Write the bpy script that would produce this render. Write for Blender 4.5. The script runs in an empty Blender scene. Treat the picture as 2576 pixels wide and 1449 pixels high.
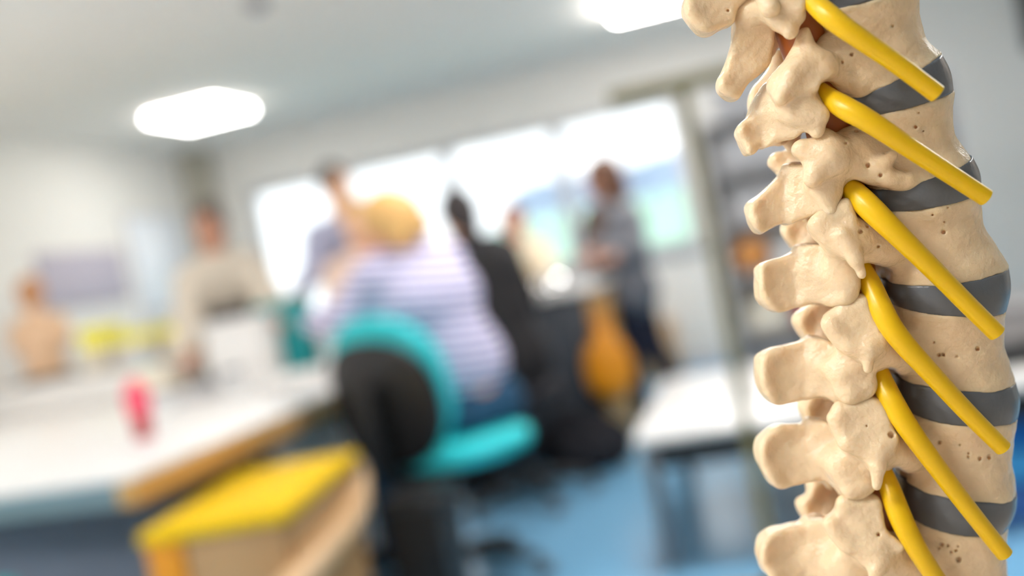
import bpy, bmesh, math, random
import numpy as np
from mathutils import Vector, Matrix

# ------------------------------------------------------------------ camera, world, exposure
S = bpy.context.scene
IMG_W, IMG_H = 2576, 1449
LENS = 35.0
FPX = IMG_W * LENS / 36.0
ROLL, YAW, PITCH = math.radians(11.0), math.radians(14.0), math.radians(-1.57)
EYE = np.array([0.0, 0.0, 1.1])
FWD = np.array([-math.sin(YAW) * math.cos(PITCH), math.cos(YAW) * math.cos(PITCH), math.sin(PITCH)])
R0 = np.array([math.cos(YAW), math.sin(YAW), 0.0])
U0 = np.cross(R0, FWD)
CX = math.cos(ROLL) * R0 - math.sin(ROLL) * U0
CY = math.sin(ROLL) * R0 + math.cos(ROLL) * U0
cam_d = bpy.data.cameras.new('camera')
cam = bpy.data.objects.new('camera', cam_d)
S.collection.objects.link(cam)
cam_d.lens = LENS
cam_d.sensor_width = 36.0
cam_d.clip_start = 0.02
cam.matrix_world = Matrix(((CX[0], CY[0], -FWD[0], EYE[0]), (CX[1], CY[1], -FWD[1], EYE[1]),
                           (CX[2], CY[2], -FWD[2], EYE[2]), (0, 0, 0, 1)))
cam_d.dof.use_dof = True
cam_d.dof.focus_distance = 0.347
cam_d.dof.aperture_fstop = 3.25
S.camera = cam

S.view_settings.view_transform = 'Standard'
S.view_settings.look = 'None'
S.view_settings.gamma = 1.0
S.view_settings.use_curve_mapping = False
S.view_settings.exposure = 0.58
S.cycles.use_denoising = True
S.cycles.use_adaptive_sampling = True
S.cycles.adaptive_threshold = 0.03
S.cycles.max_bounces = 8
S.cycles.diffuse_bounces = 6
S.cycles.transparent_max_bounces = 16
S.cycles.sample_clamp_indirect = 12.0

w = bpy.data.worlds.new('overcast_sky')
S.world = w
w.use_nodes = True
bgn = w.node_tree.nodes['Background']
bgn.inputs[0].default_value = (0.94, 0.965, 1.0, 1)
bgn.inputs[1].default_value = 1.5

ROOM_X0, ROOM_X1, ROOM_Y0, ROOM_Y1, ROOM_H = -4.62, 3.2, -2.6, 7.95, 2.55
PANEL_POWER = 31.0
LAMP_SPOTS = [(-3.55, 6.35), (-0.35, 6.3), (-3.55, 3.2), (-0.35, 3.2), (-3.55, 0.1), (-1.2, -0.75), (-2.5, -0.75), (2.45, 3.2)]  # first two are in view; the rest unseen, last ones added to light the spine

# ------------------------------------------------------------------ helpers
COL = S.collection
def ray(px, py):
    return CX * ((px - 1288) / FPX) + CY * (-(py - 724.5) / FPX) + FWD
def at(px, py, d):            # the point of the room d metres deep that the photograph shows at a pixel
    return EYE + ray(px, py) * d
def rgb(r, g, b):             # sRGB 0..255 -> linear
    f = lambda c: (c / 12.92 if c <= 0.04045 else ((c + 0.055) / 1.055) ** 2.4)
    return (f(r / 255), f(g / 255), f(b / 255), 1.0)

MATS = {}
def mat(name, col, rough=0.5, metal=0.0, noise=0.04, nscale=8.0, bump=0.0, bscale=60.0, sss=0.0, sss_scale=0.004, spec=0.5, coat=0.0):
    if name in MATS: return MATS[name]
    m = bpy.data.materials.new(name); m.use_nodes = True
    nt = m.node_tree; b = nt.nodes['Principled BSDF']
    b.inputs['Roughness'].default_value = rough
    b.inputs['Metallic'].default_value = metal
    b.inputs['Specular IOR Level'].default_value = spec
    b.inputs['Coat Weight'].default_value = coat
    tc = nt.nodes.new('ShaderNodeTexCoord')
    n = nt.nodes.new('ShaderNodeTexNoise'); n.inputs['Scale'].default_value = nscale; n.inputs['Detail'].default_value = 5
    nt.links.new(tc.outputs['Object'], n.inputs['Vector'])
    mx = nt.nodes.new('ShaderNodeMix'); mx.data_type = 'RGBA'
    c = Vector(col[:3])
    mx.inputs[6].default_value = (*(c * (1 - noise * 2.0)), 1)
    mx.inputs[7].default_value = (*(Vector([min(1, v) for v in c * (1 + noise * 2.0)])), 1)
    nt.links.new(n.outputs['Fac'], mx.inputs[0])
    nt.links.new(mx.outputs[2], b.inputs['Base Color'])
    if bump > 0:
        n2 = nt.nodes.new('ShaderNodeTexNoise'); n2.inputs['Scale'].default_value = bscale; n2.inputs['Detail'].default_value = 6
        nt.links.new(tc.outputs['Object'], n2.inputs['Vector'])
        bp = nt.nodes.new('ShaderNodeBump'); bp.inputs['Strength'].default_value = bump; bp.inputs['Distance'].default_value = 0.002
        nt.links.new(n2.outputs['Fac'], bp.inputs['Height']); nt.links.new(bp.outputs['Normal'], b.inputs['Normal'])
    if sss > 0:
        b.inputs['Subsurface Weight'].default_value = sss
        b.inputs['Subsurface Radius'].default_value = (1.0, 0.72, 0.48)
        b.inputs['Subsurface Scale'].default_value = sss_scale
    MATS[name] = m
    return m

def link(o, parent=None):
    COL.objects.link(o)
    if parent is not None:
        o.parent = parent
        o.matrix_parent_inverse = parent_matrix(parent).inverted()
    return o
def parent_matrix(o):
    m = o.matrix_basis.copy()
    if o.parent: m = parent_matrix(o.parent) @ o.matrix_parent_inverse @ m
    return m
def tag(o, label=None, cat=None, group=None, kind=None):
    if label: o['label'] = label
    if cat: o['category'] = cat
    if group: o['group'] = group
    if kind: o['kind'] = kind
    return o
def empty(name, loc, label, cat, group=None, rotz=0.0):
    o = bpy.data.objects.new(name, None); o.empty_display_size = 0.05
    o.location = loc; o.rotation_euler = (0, 0, rotz)
    COL.objects.link(o)
    return tag(o, label, cat, group)

class MB:
    """Collects shapes in world coordinates; build() links them as ONE mesh object whose origin sits at the shapes' base."""
    def __init__(s): s.bm = bmesh.new()
    def box(s, lo, hi, bev=0.0, M=None, seg=2):
        t = bmesh.new()
        bmesh.ops.create_cube(t, size=1.0)
        sz = [hi[i] - lo[i] for i in range(3)]
        for v in t.verts:
            v.co = Vector([lo[i] + (v.co[i] + 0.5) * sz[i] for i in range(3)])
        if bev > 0:
            bmesh.ops.bevel(t, geom=list(t.edges), offset=min(bev, min(sz) * 0.45), segments=seg, affect='EDGES', profile=0.5)
        if M is not None: bmesh.ops.transform(t, matrix=M, verts=t.verts)
        s._add(t); return s
    def _add(s, t):
        me = bpy.data.meshes.new('tmp'); t.to_mesh(me); t.free(); s.bm.from_mesh(me); bpy.data.meshes.remove(me)
    def tube(s, pts, rad, n=16, cap=True, smooth_iter=0):
        pts = [Vector(p) for p in pts]
        rads = list(rad) if hasattr(rad, '__len__') else [rad] * len(pts)
        for _ in range(smooth_iter):
            q, rr = [pts[0]], [rads[0]]
            for i in range(len(pts) - 1):
                q += [pts[i] * .75 + pts[i + 1] * .25, pts[i] * .25 + pts[i + 1] * .75]
                rr += [rads[i] * .75 + rads[i + 1] * .25, rads[i] * .25 + rads[i + 1] * .75]
            pts, rads = q + [pts[-1]], rr + [rads[-1]]
        t = bmesh.new(); rings = []; up = None
        for i, p in enumerate(pts):
            d = (pts[min(i + 1, len(pts) - 1)] - pts[max(i - 1, 0)]).normalized()
            if up is None: up = d.orthogonal().normalized()
            up = (up - d * up.dot(d)).normalized(); sd = d.cross(up)
            rings.append([t.verts.new(p + (up * math.cos(a) + sd * math.sin(a)) * rads[i]) for a in [2 * math.pi * k / n for k in range(n)]])
        for a, b in zip(rings, rings[1:]):
            for k in range(n): t.faces.new((a[k], a[(k + 1) % n], b[(k + 1) % n], b[k]))
        if cap:
            t.faces.new(rings[0][::-1]); t.faces.new(rings[-1])
        s._add(t); return s
    def lathe(s, c, prof, n=24, M=None):          # prof: (radius, height) pairs from bottom to top about a vertical axis at c
        t = bmesh.new(); rings = []
        for r_, z_ in prof:
            rings.append([t.verts.new(Vector((c[0] + r_ * math.cos(2 * math.pi * k / n), c[1] + r_ * math.sin(2 * math.pi * k / n), c[2] + z_))) for k in range(n)])
        for a, b in zip(rings, rings[1:]):
            for k in range(n): t.faces.new((a[k], a[(k + 1) % n], b[(k + 1) % n], b[k]))
        t.faces.new(rings[0][::-1]); t.faces.new(rings[-1])
        if M is not None: bmesh.ops.transform(t, matrix=M, verts=t.verts)
        s._add(t); return s
    def prism(s, poly, z0, z1, bev=0.0, M=None):
        t = bmesh.new()
        a = [t.verts.new((p[0], p[1], z0)) for p in poly]; b = [t.verts.new((p[0], p[1], z1)) for p in poly]
        n = len(poly)
        t.faces.new(a[::-1]); t.faces.new(b)
        for k in range(n): t.faces.new((a[k], a[(k + 1) % n], b[(k + 1) % n], b[k]))
        bmesh.ops.recalc_face_normals(t, faces=t.faces)
        if bev > 0:
            ed = [e for e in t.edges if abs(e.verts[0].co.z - e.verts[1].co.z) < 1e-6]
            bmesh.ops.bevel(t, geom=ed, offset=bev, segments=3, affect='EDGES', profile=0.5)
        if M is not None: bmesh.ops.transform(t, matrix=M, verts=t.verts)
        s._add(t); return s
    def build(s, name, m, parent=None, smooth=True, label=None):
        bm = s.bm
        bmesh.ops.recalc_face_normals(bm, faces=bm.faces)
        co = [v.co for v in bm.verts]
        lo = Vector([min(c[i] for c in co) for i in range(3)]); hi = Vector([max(c[i] for c in co) for i in range(3)])
        org = Vector(((lo.x + hi.x) / 2, (lo.y + hi.y) / 2, lo.z))
        bmesh.ops.translate(bm, verts=bm.verts, vec=-org)
        me = bpy.data.meshes.new(name); bm.to_mesh(me); bm.free()
        me.materials.append(m)
        if smooth:
            me.shade_smooth()
            me.set_sharp_from_angle(angle=math.radians(35))
        o = bpy.data.objects.new(name, me)
        o.location = org
        link(o, parent)
        if label: o['label'] = label
        return o

# ------------------------------------------------------------------ solid modelling on a voxel field (smooth unions, then surface nets)
class Field:
    def __init__(s, lo, hi, h):
        s.h = h; s.lo = np.array(lo, np.float32)
        s.n = (np.ceil((np.array(hi) - s.lo) / h)).astype(int) + 1
        s.D = np.full(s.n, 1e3, np.float32)
    def sub(s, lo, hi):
        a = np.clip(np.floor((np.array(lo) - s.lo) / s.h).astype(int), 0, s.n - 1)
        b = np.clip(np.ceil((np.array(hi) - s.lo) / s.h).astype(int) + 1, 1, s.n)
        if np.any(b - a < 1): return None, None
        ax = [(s.lo[i] + s.h * np.arange(a[i], b[i], dtype=np.float32)) for i in range(3)]
        return tuple(slice(a[i], b[i]) for i in range(3)), (ax[0][:, None, None], ax[1][None, :, None], ax[2][None, None, :])
    def put(s, sl, d, k, neg=False):
        a = s.D[sl]
        if neg:
            d = -d; hh = np.maximum(k - np.abs(a - d), 0) / k
            s.D[sl] = np.maximum(a, d) + hh * hh * k * 0.25
        else:
            hh = np.maximum(k - np.abs(a - d), 0) / k
            s.D[sl] = np.minimum(a, d) - hh * hh * k * 0.25
    def cone(s, p, q, ra, rb, k, neg=False):
        p = np.array(p, np.float32); q = np.array(q, np.float32); R = max(ra, rb) + k + 2 * s.h
        sl, (x, y, z) = s.sub(np.minimum(p, q) - R, np.maximum(p, q) + R)
        if sl is None: return s
        v = q - p; L = max(float(v @ v), 1e-9)
        t = np.clip(((x - p[0]) * v[0] + (y - p[1]) * v[1] + (z - p[2]) * v[2]) / L, 0, 1)
        d = np.sqrt((x - p[0] - t * v[0]) ** 2 + (y - p[1] - t * v[1]) ** 2 + (z - p[2] - t * v[2]) ** 2) - (ra + (rb - ra) * t)
        s.put(sl, d, k, neg); return s
    def ell(s, c, r, k, axes=None, neg=False):
        c = np.array(c, np.float32); r = np.array(r, np.float32); R = float(r.max()) + k + 2 * s.h
        sl, (x, y, z) = s.sub(c - R, c + R)
        if sl is None: return s
        A = np.eye(3) if axes is None else np.array(axes)
        dx, dy, dz = x - c[0], y - c[1], z - c[2]
        uu = [(dx * A[i][0] + dy * A[i][1] + dz * A[i][2]) for i in range(3)]
        k0 = np.sqrt(sum((uu[i] / r[i]) ** 2 for i in range(3))); k1 = np.sqrt(sum((uu[i] / r[i] ** 2) ** 2 for i in range(3)))
        d = k0 * (k0 - 1) / np.maximum(k1, 1e-6)
        s.put(sl, d, k, neg); return s
    def mesh(s):
        D = s.D; n = s.n
        ins = D < 0
        c = np.zeros(n - 1, np.int8)
        for i in (0, 1):
            for j in (0, 1):
                for k in (0, 1):
                    c += ins[i:n[0] - 1 + i, j:n[1] - 1 + j, k:n[2] - 1 + k]
        act = np.argwhere((c > 0) & (c < 8))
        idx = np.full(n - 1, -1, np.int32); idx[act[:, 0], act[:, 1], act[:, 2]] = np.arange(len(act))
        cor = [(i, j, k) for i in (0, 1) for j in (0, 1) for k in (0, 1)]
        val = {q: D[act[:, 0] + q[0], act[:, 1] + q[1], act[:, 2] + q[2]] for q in cor}
        acc = np.zeros((len(act), 3), np.float32); cnt = np.zeros(len(act), np.float32)
        for q in cor:
            for ax in range(3):
                if q[ax] == 0:
                    e = list(q); e[ax] = 1; e = tuple(e)
                    a, b = val[q], val[e]
                    m = (a < 0) != (b < 0)
                    t = np.where(m, a / np.where(m, a - b, 1), 0)
                    pos = np.array(q, np.float32)[None, :].repeat(len(act), 0); pos[:, ax] = t
                    acc += pos * m[:, None]; cnt += m
        V = s.lo + s.h * (act + acc / cnt[:, None])
        quads = []
        for ax in range(3):
            b, c2 = (ax + 1) % 3, (ax + 2) % 3
            lo_ = [slice(None)] * 3; hi_ = [slice(None)] * 3
            lo_[ax] = slice(0, n[ax] - 1); hi_[ax] = slice(1, n[ax])
            A, B = ins[tuple(lo_)], ins[tuple(hi_)]
            E = np.argwhere(A != B)
            ok = (E[:, b] > 0) & (E[:, c2] > 0) & (E[:, b] < n[b] - 1) & (E[:, c2] < n[c2] - 1)
            E = E[ok]; fl = A[E[:, 0], E[:, 1], E[:, 2]]
            def cell(db, dc):
                q = E.copy(); q[:, b] += db; q[:, c2] += dc
                return idx[q[:, 0], q[:, 1], q[:, 2]]
            Q = np.stack([cell(-1, -1), cell(0, -1), cell(0, 0), cell(-1, 0)], 1)
            Q[~fl] = Q[~fl][:, ::-1]
            quads.append(Q)
        return V, np.concatenate(quads)

def mesh_object(name, V, Q, m, parent=None, smooth_it=0, M=None, cut=None):
    """One mesh object from arrays, its origin at the base of its bounding box."""
    V = np.asarray(V, np.float64)
    if M is not None: V = V @ M[0].T + M[1]
    if smooth_it:
        e = np.concatenate([Q[:, [0, 1]], Q[:, [1, 2]], Q[:, [2, 3]], Q[:, [3, 0]]])
        deg = np.bincount(e.ravel(), minlength=len(V)).astype(float)
        for _ in range(smooth_it):
            a = np.stack([np.bincount(e[:, 0], V[e[:, 1], i], len(V)) + np.bincount(e[:, 1], V[e[:, 0], i], len(V)) for i in range(3)], 1)
            V = V * 0.5 + 0.5 * a / np.maximum(deg, 1)[:, None]
    lo, hi = V.min(0), V.max(0)
    org = np.array([(lo[0] + hi[0]) / 2, (lo[1] + hi[1]) / 2, lo[2]])
    me = bpy.data.meshes.new(name)
    nv, nq = len(V), len(Q)
    me.vertices.add(nv); me.vertices.foreach_set('co', (V - org).astype(np.float32).ravel())
    me.loops.add(nq * 4); me.loops.foreach_set('vertex_index', Q.astype(np.int32).ravel())
    me.polygons.add(nq); me.polygons.foreach_set('loop_start', np.arange(0, nq * 4, 4, dtype=np.int32))
    me.update(calc_edges=True); me.validate()
    me.shade_smooth()
    me.materials.append(m)
    o = bpy.data.objects.new(name, me); o.location = org
    return link(o, parent)
# ------------------------------------------------------------------ room shell
WALL = mat('white_wall_paint', rgb(233, 230, 224), rough=0.75, noise=0.01)
CEIL = mat('white_ceiling', rgb(246, 240, 232), rough=0.8, noise=0.008)
FLOORM = mat('blue_vinyl_floor', rgb(124, 178, 214), rough=0.2, noise=0.03, nscale=3)
WALLD = mat('bounce_wall_paint', rgb(196, 182, 168), rough=.8, noise=.02)  # tone of the unseen walls, set to cut and warm the bounced light
UPVC = mat('white_window_frame', rgb(205, 205, 208), rough=0.4, noise=0.01)
GREYPIPE = mat('warm_grey_boxing', rgb(176, 172, 158), rough=0.6, noise=0.02)
def struct(o): o['kind'] = 'structure'; return o
struct(MB().box((ROOM_X0 - .1, ROOM_Y0 - .1, -.1), (ROOM_X1 + .1, ROOM_Y1 + .2, 0)).build('floor', FLOORM))
struct(MB().box((ROOM_X0 - .1, ROOM_Y0 - .1, ROOM_H), (ROOM_X1 + .1, ROOM_Y1 + .2, ROOM_H + .1)).build('ceiling', CEIL))
struct(MB().box((ROOM_X0 - .1, ROOM_Y0 - .1, 0), (ROOM_X0, ROOM_Y1 + .2, ROOM_H)).build('wall_left', WALL))
struct(MB().box((ROOM_X1, ROOM_Y0 - .1, 0), (ROOM_X1 + .1, ROOM_Y1 + .2, ROOM_H)).build('wall_right', WALLD))
struct(MB().box((ROOM_X0, ROOM_Y0 - .1, 0), (ROOM_X1, ROOM_Y0, ROOM_H)).build('wall_back', WALLD))
WX0, WX1, WZ0, WZ1 = -4.17, -0.42, 0.95, 2.13
wf = MB()
wf.box((ROOM_X0, ROOM_Y1, 0), (WX0, ROOM_Y1 + .2, ROOM_H))
wf.box((WX1, ROOM_Y1, 0), (ROOM_X1, ROOM_Y1 + .2, ROOM_H))
wf.box((WX0, ROOM_Y1, 0), (WX1, ROOM_Y1 + .2, WZ0))
wf.box((WX0, ROOM_Y1, WZ1), (WX1, ROOM_Y1 + .2, ROOM_H))
struct(wf.build('wall_front', WALL))
struct(MB().box((ROOM_X0, 7.72, 0), (-4.42, ROOM_Y1, ROOM_H), .01).build('trim_1', GREYPIPE))
struct(MB().box((WX0 - .05, ROOM_Y1 - .06, WZ0 - .04), (WX1 + .05, ROOM_Y1 + .1, WZ0), .006).build('trim_2', UPVC))
struct(MB().box((ROOM_X0, ROOM_Y0, 0), (ROOM_X0 + .015, ROOM_Y1, .1)).build('baseboard_left', UPVC))
struct(MB().box((-4.42, ROOM_Y1 - .015, 0), (ROOM_X1, ROOM_Y1, .1)).build('baseboard_front', UPVC))
gm = bpy.data.materials.new('clear_window_glass'); gm.use_nodes = True
nt = gm.node_tree; nt.nodes.clear()
o_ = nt.nodes.new('ShaderNodeOutputMaterial'); mx_ = nt.nodes.new('ShaderNodeMixShader'); tr_ = nt.nodes.new('ShaderNodeBsdfTransparent'); gl_ = nt.nodes.new('ShaderNodeBsdfGlossy')
fr_ = nt.nodes.new('ShaderNodeFresnel'); fr_.inputs[0].default_value = 1.35
tr_.inputs[0].default_value = (.95, .97, .97, 1); gl_.inputs[1].default_value = .02
nt.links.new(fr_.outputs[0], mx_.inputs[0]); nt.links.new(tr_.outputs[0], mx_.inputs[1]); nt.links.new(gl_.outputs[0], mx_.inputs[2]); nt.links.new(mx_.outputs[0], o_.inputs[0])
WINS = [(-4.17, -3.28), (-3.28, -2.34), (-2.34, -1.395), (-1.395, -0.42)]
for i, (a, b) in enumerate(WINS):
    r = bpy.data.objects.new('window_%d' % (i + 1), None); r.location = ((a + b) / 2, ROOM_Y1 + .08, WZ0); COL.objects.link(r); struct(r)
    f = MB(); t_ = .055
    f.box((a, ROOM_Y1 + .05, WZ0), (a + t_, ROOM_Y1 + .12, WZ1), .005); f.box((b - t_, ROOM_Y1 + .05, WZ0), (b, ROOM_Y1 + .12, WZ1), .005)
    f.box((a + t_, ROOM_Y1 + .05, WZ0), (b - t_, ROOM_Y1 + .12, WZ0 + t_), .005); f.box((a + t_, ROOM_Y1 + .05, WZ1 - t_), (b - t_, ROOM_Y1 + .12, WZ1), .005)
    f.build('window_frame', UPVC, r)
    MB().box((a + t_, ROOM_Y1 + .082, WZ0 + t_), (b - t_, ROOM_Y1 + .088, WZ1 - t_)).build('pane', gm, r)
# outside: lawn, green hedge, far blue-grey trees, colours paled to look overexposed
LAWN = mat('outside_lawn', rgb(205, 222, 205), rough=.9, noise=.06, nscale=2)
HEDGE = mat('overexposed_green_hedge', rgb(200, 232, 216), rough=.9, noise=.08, nscale=3)
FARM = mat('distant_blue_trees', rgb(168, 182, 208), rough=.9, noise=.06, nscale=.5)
struct(MB().box((-40, ROOM_Y1 + .3, -.5), (25, 70, -.3)).build('ground', LAWN))
rr = random.Random(3)
def bumpy_hedge(name, x0, x1, y, h, depth, m, step):
    bm = bmesh.new()
    nx = int((x1 - x0) / step); ny = 8; nz = 8
    t = bmesh.new(); bmesh.ops.create_grid(t, x_segments=1, y_segments=1, size=1); t.free()
    mb = MB(); mb.box((x0, y, -.4), (x1, y + depth, h))
    bmesh.ops.subdivide_edges(mb.bm, edges=[e for e in mb.bm.edges], cuts=10, use_grid_fill=True)
    bmesh.ops.subdivide_edges(mb.bm, edges=[e for e in mb.bm.edges if abs(e.verts[0].co.x - e.verts[1].co.x) > step], cuts=5, use_grid_fill=True)
    for v in mb.bm.verts:
        if v.co.z > -.3: v.co += Vector((rr.uniform(-1, 1), rr.uniform(-1, 1), rr.uniform(-1, 1))) * step * .28
    bm.free()
    return mb.build(name, m)
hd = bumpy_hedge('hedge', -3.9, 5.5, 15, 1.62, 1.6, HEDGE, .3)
tag(hd, 'green hedge outside beyond the windows, paled to look overexposed', 'hedge', kind='stuff')
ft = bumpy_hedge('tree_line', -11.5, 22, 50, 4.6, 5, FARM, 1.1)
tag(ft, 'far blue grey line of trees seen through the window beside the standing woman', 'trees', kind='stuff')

LAMPF = mat('white_lamp_frame', (.8, .8, .8), rough=.5)
def emission(name, col, s_):
    m = bpy.data.materials.new(name); m.use_nodes = True
    b = m.node_tree.nodes['Principled BSDF']
    b.inputs['Base Color'].default_value = (*col[:3], 1); b.inputs['Emission Color'].default_value = (*col[:3], 1); b.inputs['Emission Strength'].default_value = s_
    return m
GLOW = emission('lit_diffuser', (1.0, .957, .91), PANEL_POWER)
GLOW_DIM = emission('lit_diffuser_dimmed', (1.0, .957, .91), PANEL_POWER * .42)
LAMP_LABELS = ['lit square ceiling panel above the seated group, whole in the picture', 'lit square ceiling panel cut off by the top edge beside the spine model']
for i, (lx, ly) in enumerate(LAMP_SPOTS):
    if i < 2: t = empty('ceiling_light', (lx, ly, ROOM_H - .06), LAMP_LABELS[i], 'light')
    else: t = empty('ceiling_light', (lx, ly, ROOM_H - .06), 'unseen square ceiling panel added to light the nearer room and the spine', 'light', 'unseen ceiling panels added for light')
    MB().box((lx - .265, ly - .265, ROOM_H - .05), (lx + .265, ly + .265, ROOM_H - .012), .008).build('diffuser', GLOW_DIM if i in (0, 2) else GLOW, t)
    f = MB().box((lx - .3, ly - .3, ROOM_H - .012), (lx + .3, ly + .3, ROOM_H), .003)
    f.build('frame', LAMPF, t)
# ------------------------------------------------------------------ furniture
WHITE = mat('white_laminate', rgb(226, 223, 220), rough=.35, noise=.01)
BEECH = mat('beech_edge', rgb(196, 150, 84), rough=.45, noise=.06, nscale=12)
BEECHP = mat('beech_panel', rgb(178, 138, 92), rough=.5, noise=.07, nscale=9)
BENT = mat('pale_bent_beech', rgb(222, 184, 140), rough=.4, noise=.04, nscale=10)
TEALGREY = mat('grey_teal_edge', rgb(112, 132, 138), rough=.5, noise=.03)
SLATE = mat('slate_panel', rgb(108, 114, 126), rough=.5, noise=.03)
DARKSLATE = mat('dark_slate_panel', rgb(64, 68, 76), rough=.5, noise=.03)
YELLOW = mat('yellow_laminate', rgb(228, 184, 0), rough=.6, noise=.015, spec=.2)
AMBER = mat('amber_plastic', rgb(222, 142, 10), rough=.4, noise=.03)
TEAL = mat('teal_upholstery', rgb(34, 200, 206), rough=.55, noise=.04, nscale=40, bump=.15, bscale=400)
TEALD = mat('teal_plastic', rgb(0, 146, 150), rough=.45, noise=.03)
BLACKP = mat('black_plastic', rgb(26, 25, 26), rough=.45, noise=.04)
BLACKF = mat('black_fabric', rgb(26, 25, 32), rough=.85, noise=.06, nscale=30)
GREYM = mat('grey_metal', rgb(122, 122, 126), rough=.4, metal=.6, noise=.03)
CHROME = mat('chrome', (.85, .85, .85), rough=.08, metal=1.0, noise=.0)
BEIGEM = mat('beige_painted_metal', rgb(136, 122, 80), rough=.6, noise=.03)
GREYL = mat('light_grey_box', rgb(196, 194, 196), rough=.55, noise=.02)
GREYD = mat('mid_grey_board', rgb(150, 146, 146), rough=.55, noise=.02)
NAVY = mat('navy_plastic', rgb(26, 50, 88), rough=.5, noise=.03)
BLUE = mat('blue_plastic', rgb(0, 96, 170), rough=.4, noise=.03)
BLUEL = mat('sky_blue_plastic', rgb(70, 160, 215), rough=.4, noise=.03)
BLUEM = mat('dusty_blue_plastic', rgb(70, 112, 180), rough=.4, noise=.03)
REDP = mat('red_plastic', rgb(176, 30, 44), rough=.4, noise=.03)
PINK = mat('pink_plastic', rgb(238, 84, 112), rough=.35, noise=.03, sss=.2, sss_scale=.02)
ORANGE = mat('orange_plastic', rgb(236, 164, 92), rough=.45, noise=.03)
LILAC = mat('lilac_grey_felt', rgb(186, 180, 192), rough=.9, noise=.03, nscale=30)
PALEB = mat('whiteboard_surface', rgb(236, 240, 246), rough=.25, noise=.005)
PYEL = mat('bright_yellow_plastic', rgb(246, 236, 80), rough=.5, noise=.03)
CARD = mat('brown_cardboard', rgb(206, 170, 130), rough=.8, noise=.04)
GREEN = mat('green_plastic', rgb(0, 140, 110), rough=.4, noise=.02)
MINT = mat('pale_teal_plastic', rgb(176, 216, 218), rough=.4, noise=.02)
CREAM = mat('cream_card', rgb(236, 226, 206), rough=.6, noise=.02)
GLASSY = mat('frosted_clear_plastic', rgb(214, 214, 214), rough=.2, noise=.02)

def thing_box(name, label, cat, lo, hi, m, bev=.008, group=None, lid=None, lidm=None):
    lo = (lo[0], lo[1], lo[2] + .0012)
    t = empty(name, ((lo[0] + hi[0]) / 2, (lo[1] + hi[1]) / 2, lo[2]), label, cat, group)
    hz = hi[2] - lo[2]
    if lid is None:
        MB().box(lo, hi, bev).build('body', m, t)
    else:
        MB().box(lo, (hi[0], hi[1], hi[2] - lid), bev).build('body', m, t)
        MB().box((lo[0] - .006, lo[1] - .006, hi[2] - lid), (hi[0] + .006, hi[1] + .006, hi[2]), bev).build('lid', lidm or m, t)
    return t

# the long white bench on the left
BT = .75
b1 = empty('lab_bench', (-2.9, 3.4, 0), 'long white topped bench with a beech edge, nearest on the left', 'bench')
poly = [(-4.3, 2.42), (-1.6, 2.17), (-1.58, 3.55), (-1.64, 3.9), (-1.82, 4.2), (-2.1, 4.45), (-2.5, 4.7), (-3.0, 4.8), (-4.3, 4.8)]
MB().prism(poly, BT - .012, BT, bev=.003).build('worktop', WHITE, b1)
edge = MB(); edge.prism([(p[0] * .999 + -.003, p[1]) for p in poly[1:8]] + [(-3.0, 4.7), (-2.5, 4.6), (-2.15, 4.36), (-1.88, 4.13), (-1.72, 3.86), (-1.66, 3.55), (-1.66, 2.18)], BT - .075, BT - .012)
edge.build('side_edge', BEECH, b1, label='beech edge strip along the right side')
MB().prism([(-4.3, 2.425), (-1.602, 2.175), (-1.66, 2.24), (-4.3, 2.5)], BT - .075, BT - .012).build('end_edge', TEALGREY, b1, label='grey teal edge strip on the near end')
MB().box((-4.25, 2.6, BT - .14), (-1.72, 2.97, BT - .076)).build('overhang_shade', DARKSLATE, b1)  # dark strip standing in for the shade under the worktop overhang
MB().box((-4.25, 2.5, .08), (-1.66, 2.98, BT - .14), .004).build('cabinet', SLATE, b1)
MB().box((-4.2, 2.6, 0), (-1.78, 2.95, .08)).build('plinth', BLACKP, b1)
MB().box((-2.3, 3.0, .02), (-1.645, 3.75, BT - .078), .006).build('drawer_pedestal', WHITE, b1, label='white drawer pedestal under the far end')

# yellow topped trolley
ty = empty('trolley', (-1.385, 2.39, 0), 'wooden trolley with a bright yellow top beside the white bench', 'trolley')
TM = Matrix.Translation((-1.385, 2.39, 0)) @ Matrix.Rotation(math.radians(8), 4, 'Z')
MB().box((-.185, -.335, .60), (.185, .335, .632), .008, M=TM).build('top', YELLOW, ty)
MB().box((-.175, -.325, .06), (-.085, -.235, .60), .004, M=TM).build('corner_post', AMBER, ty, label='amber yellow corner post')
MB().box((-.085, -.315, .12), (.155, -.275, .60), .003, M=TM).build('front_panel', BEECHP, ty)
MB().box((.125, -.275, .12), (.16, .31, .60), .003, M=TM).build('side_panel', BEECHP, ty)
MB().box((-.165, -.275, .12), (.125, .3, .5), .003, M=TM).build('carcass', BEECHP, ty)
rl = MB()
rl.tube([TM @ Vector(p) for p in ((.175, -.45, .455), (.175, -.1, .46), (.175, .16, .465), (.175, .26, .485), (.175, .325, .53), (.175, .335, .585))], [.036, .036, .036, .034, .03, .026], n=18, smooth_iter=3)
rl.build('bumper_rail', BENT, ty, label='pale bent beech rail along the right side')
for cx_ in (-.13, .12):
    for cy_ in (-.25, .26):
        MB().tube([TM @ Vector((cx_ - .015, cy_, .04)), TM @ Vector((cx_ + .015, cy_, .04))], .04, n=20).build('castor', BLACKP, ty)

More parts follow.
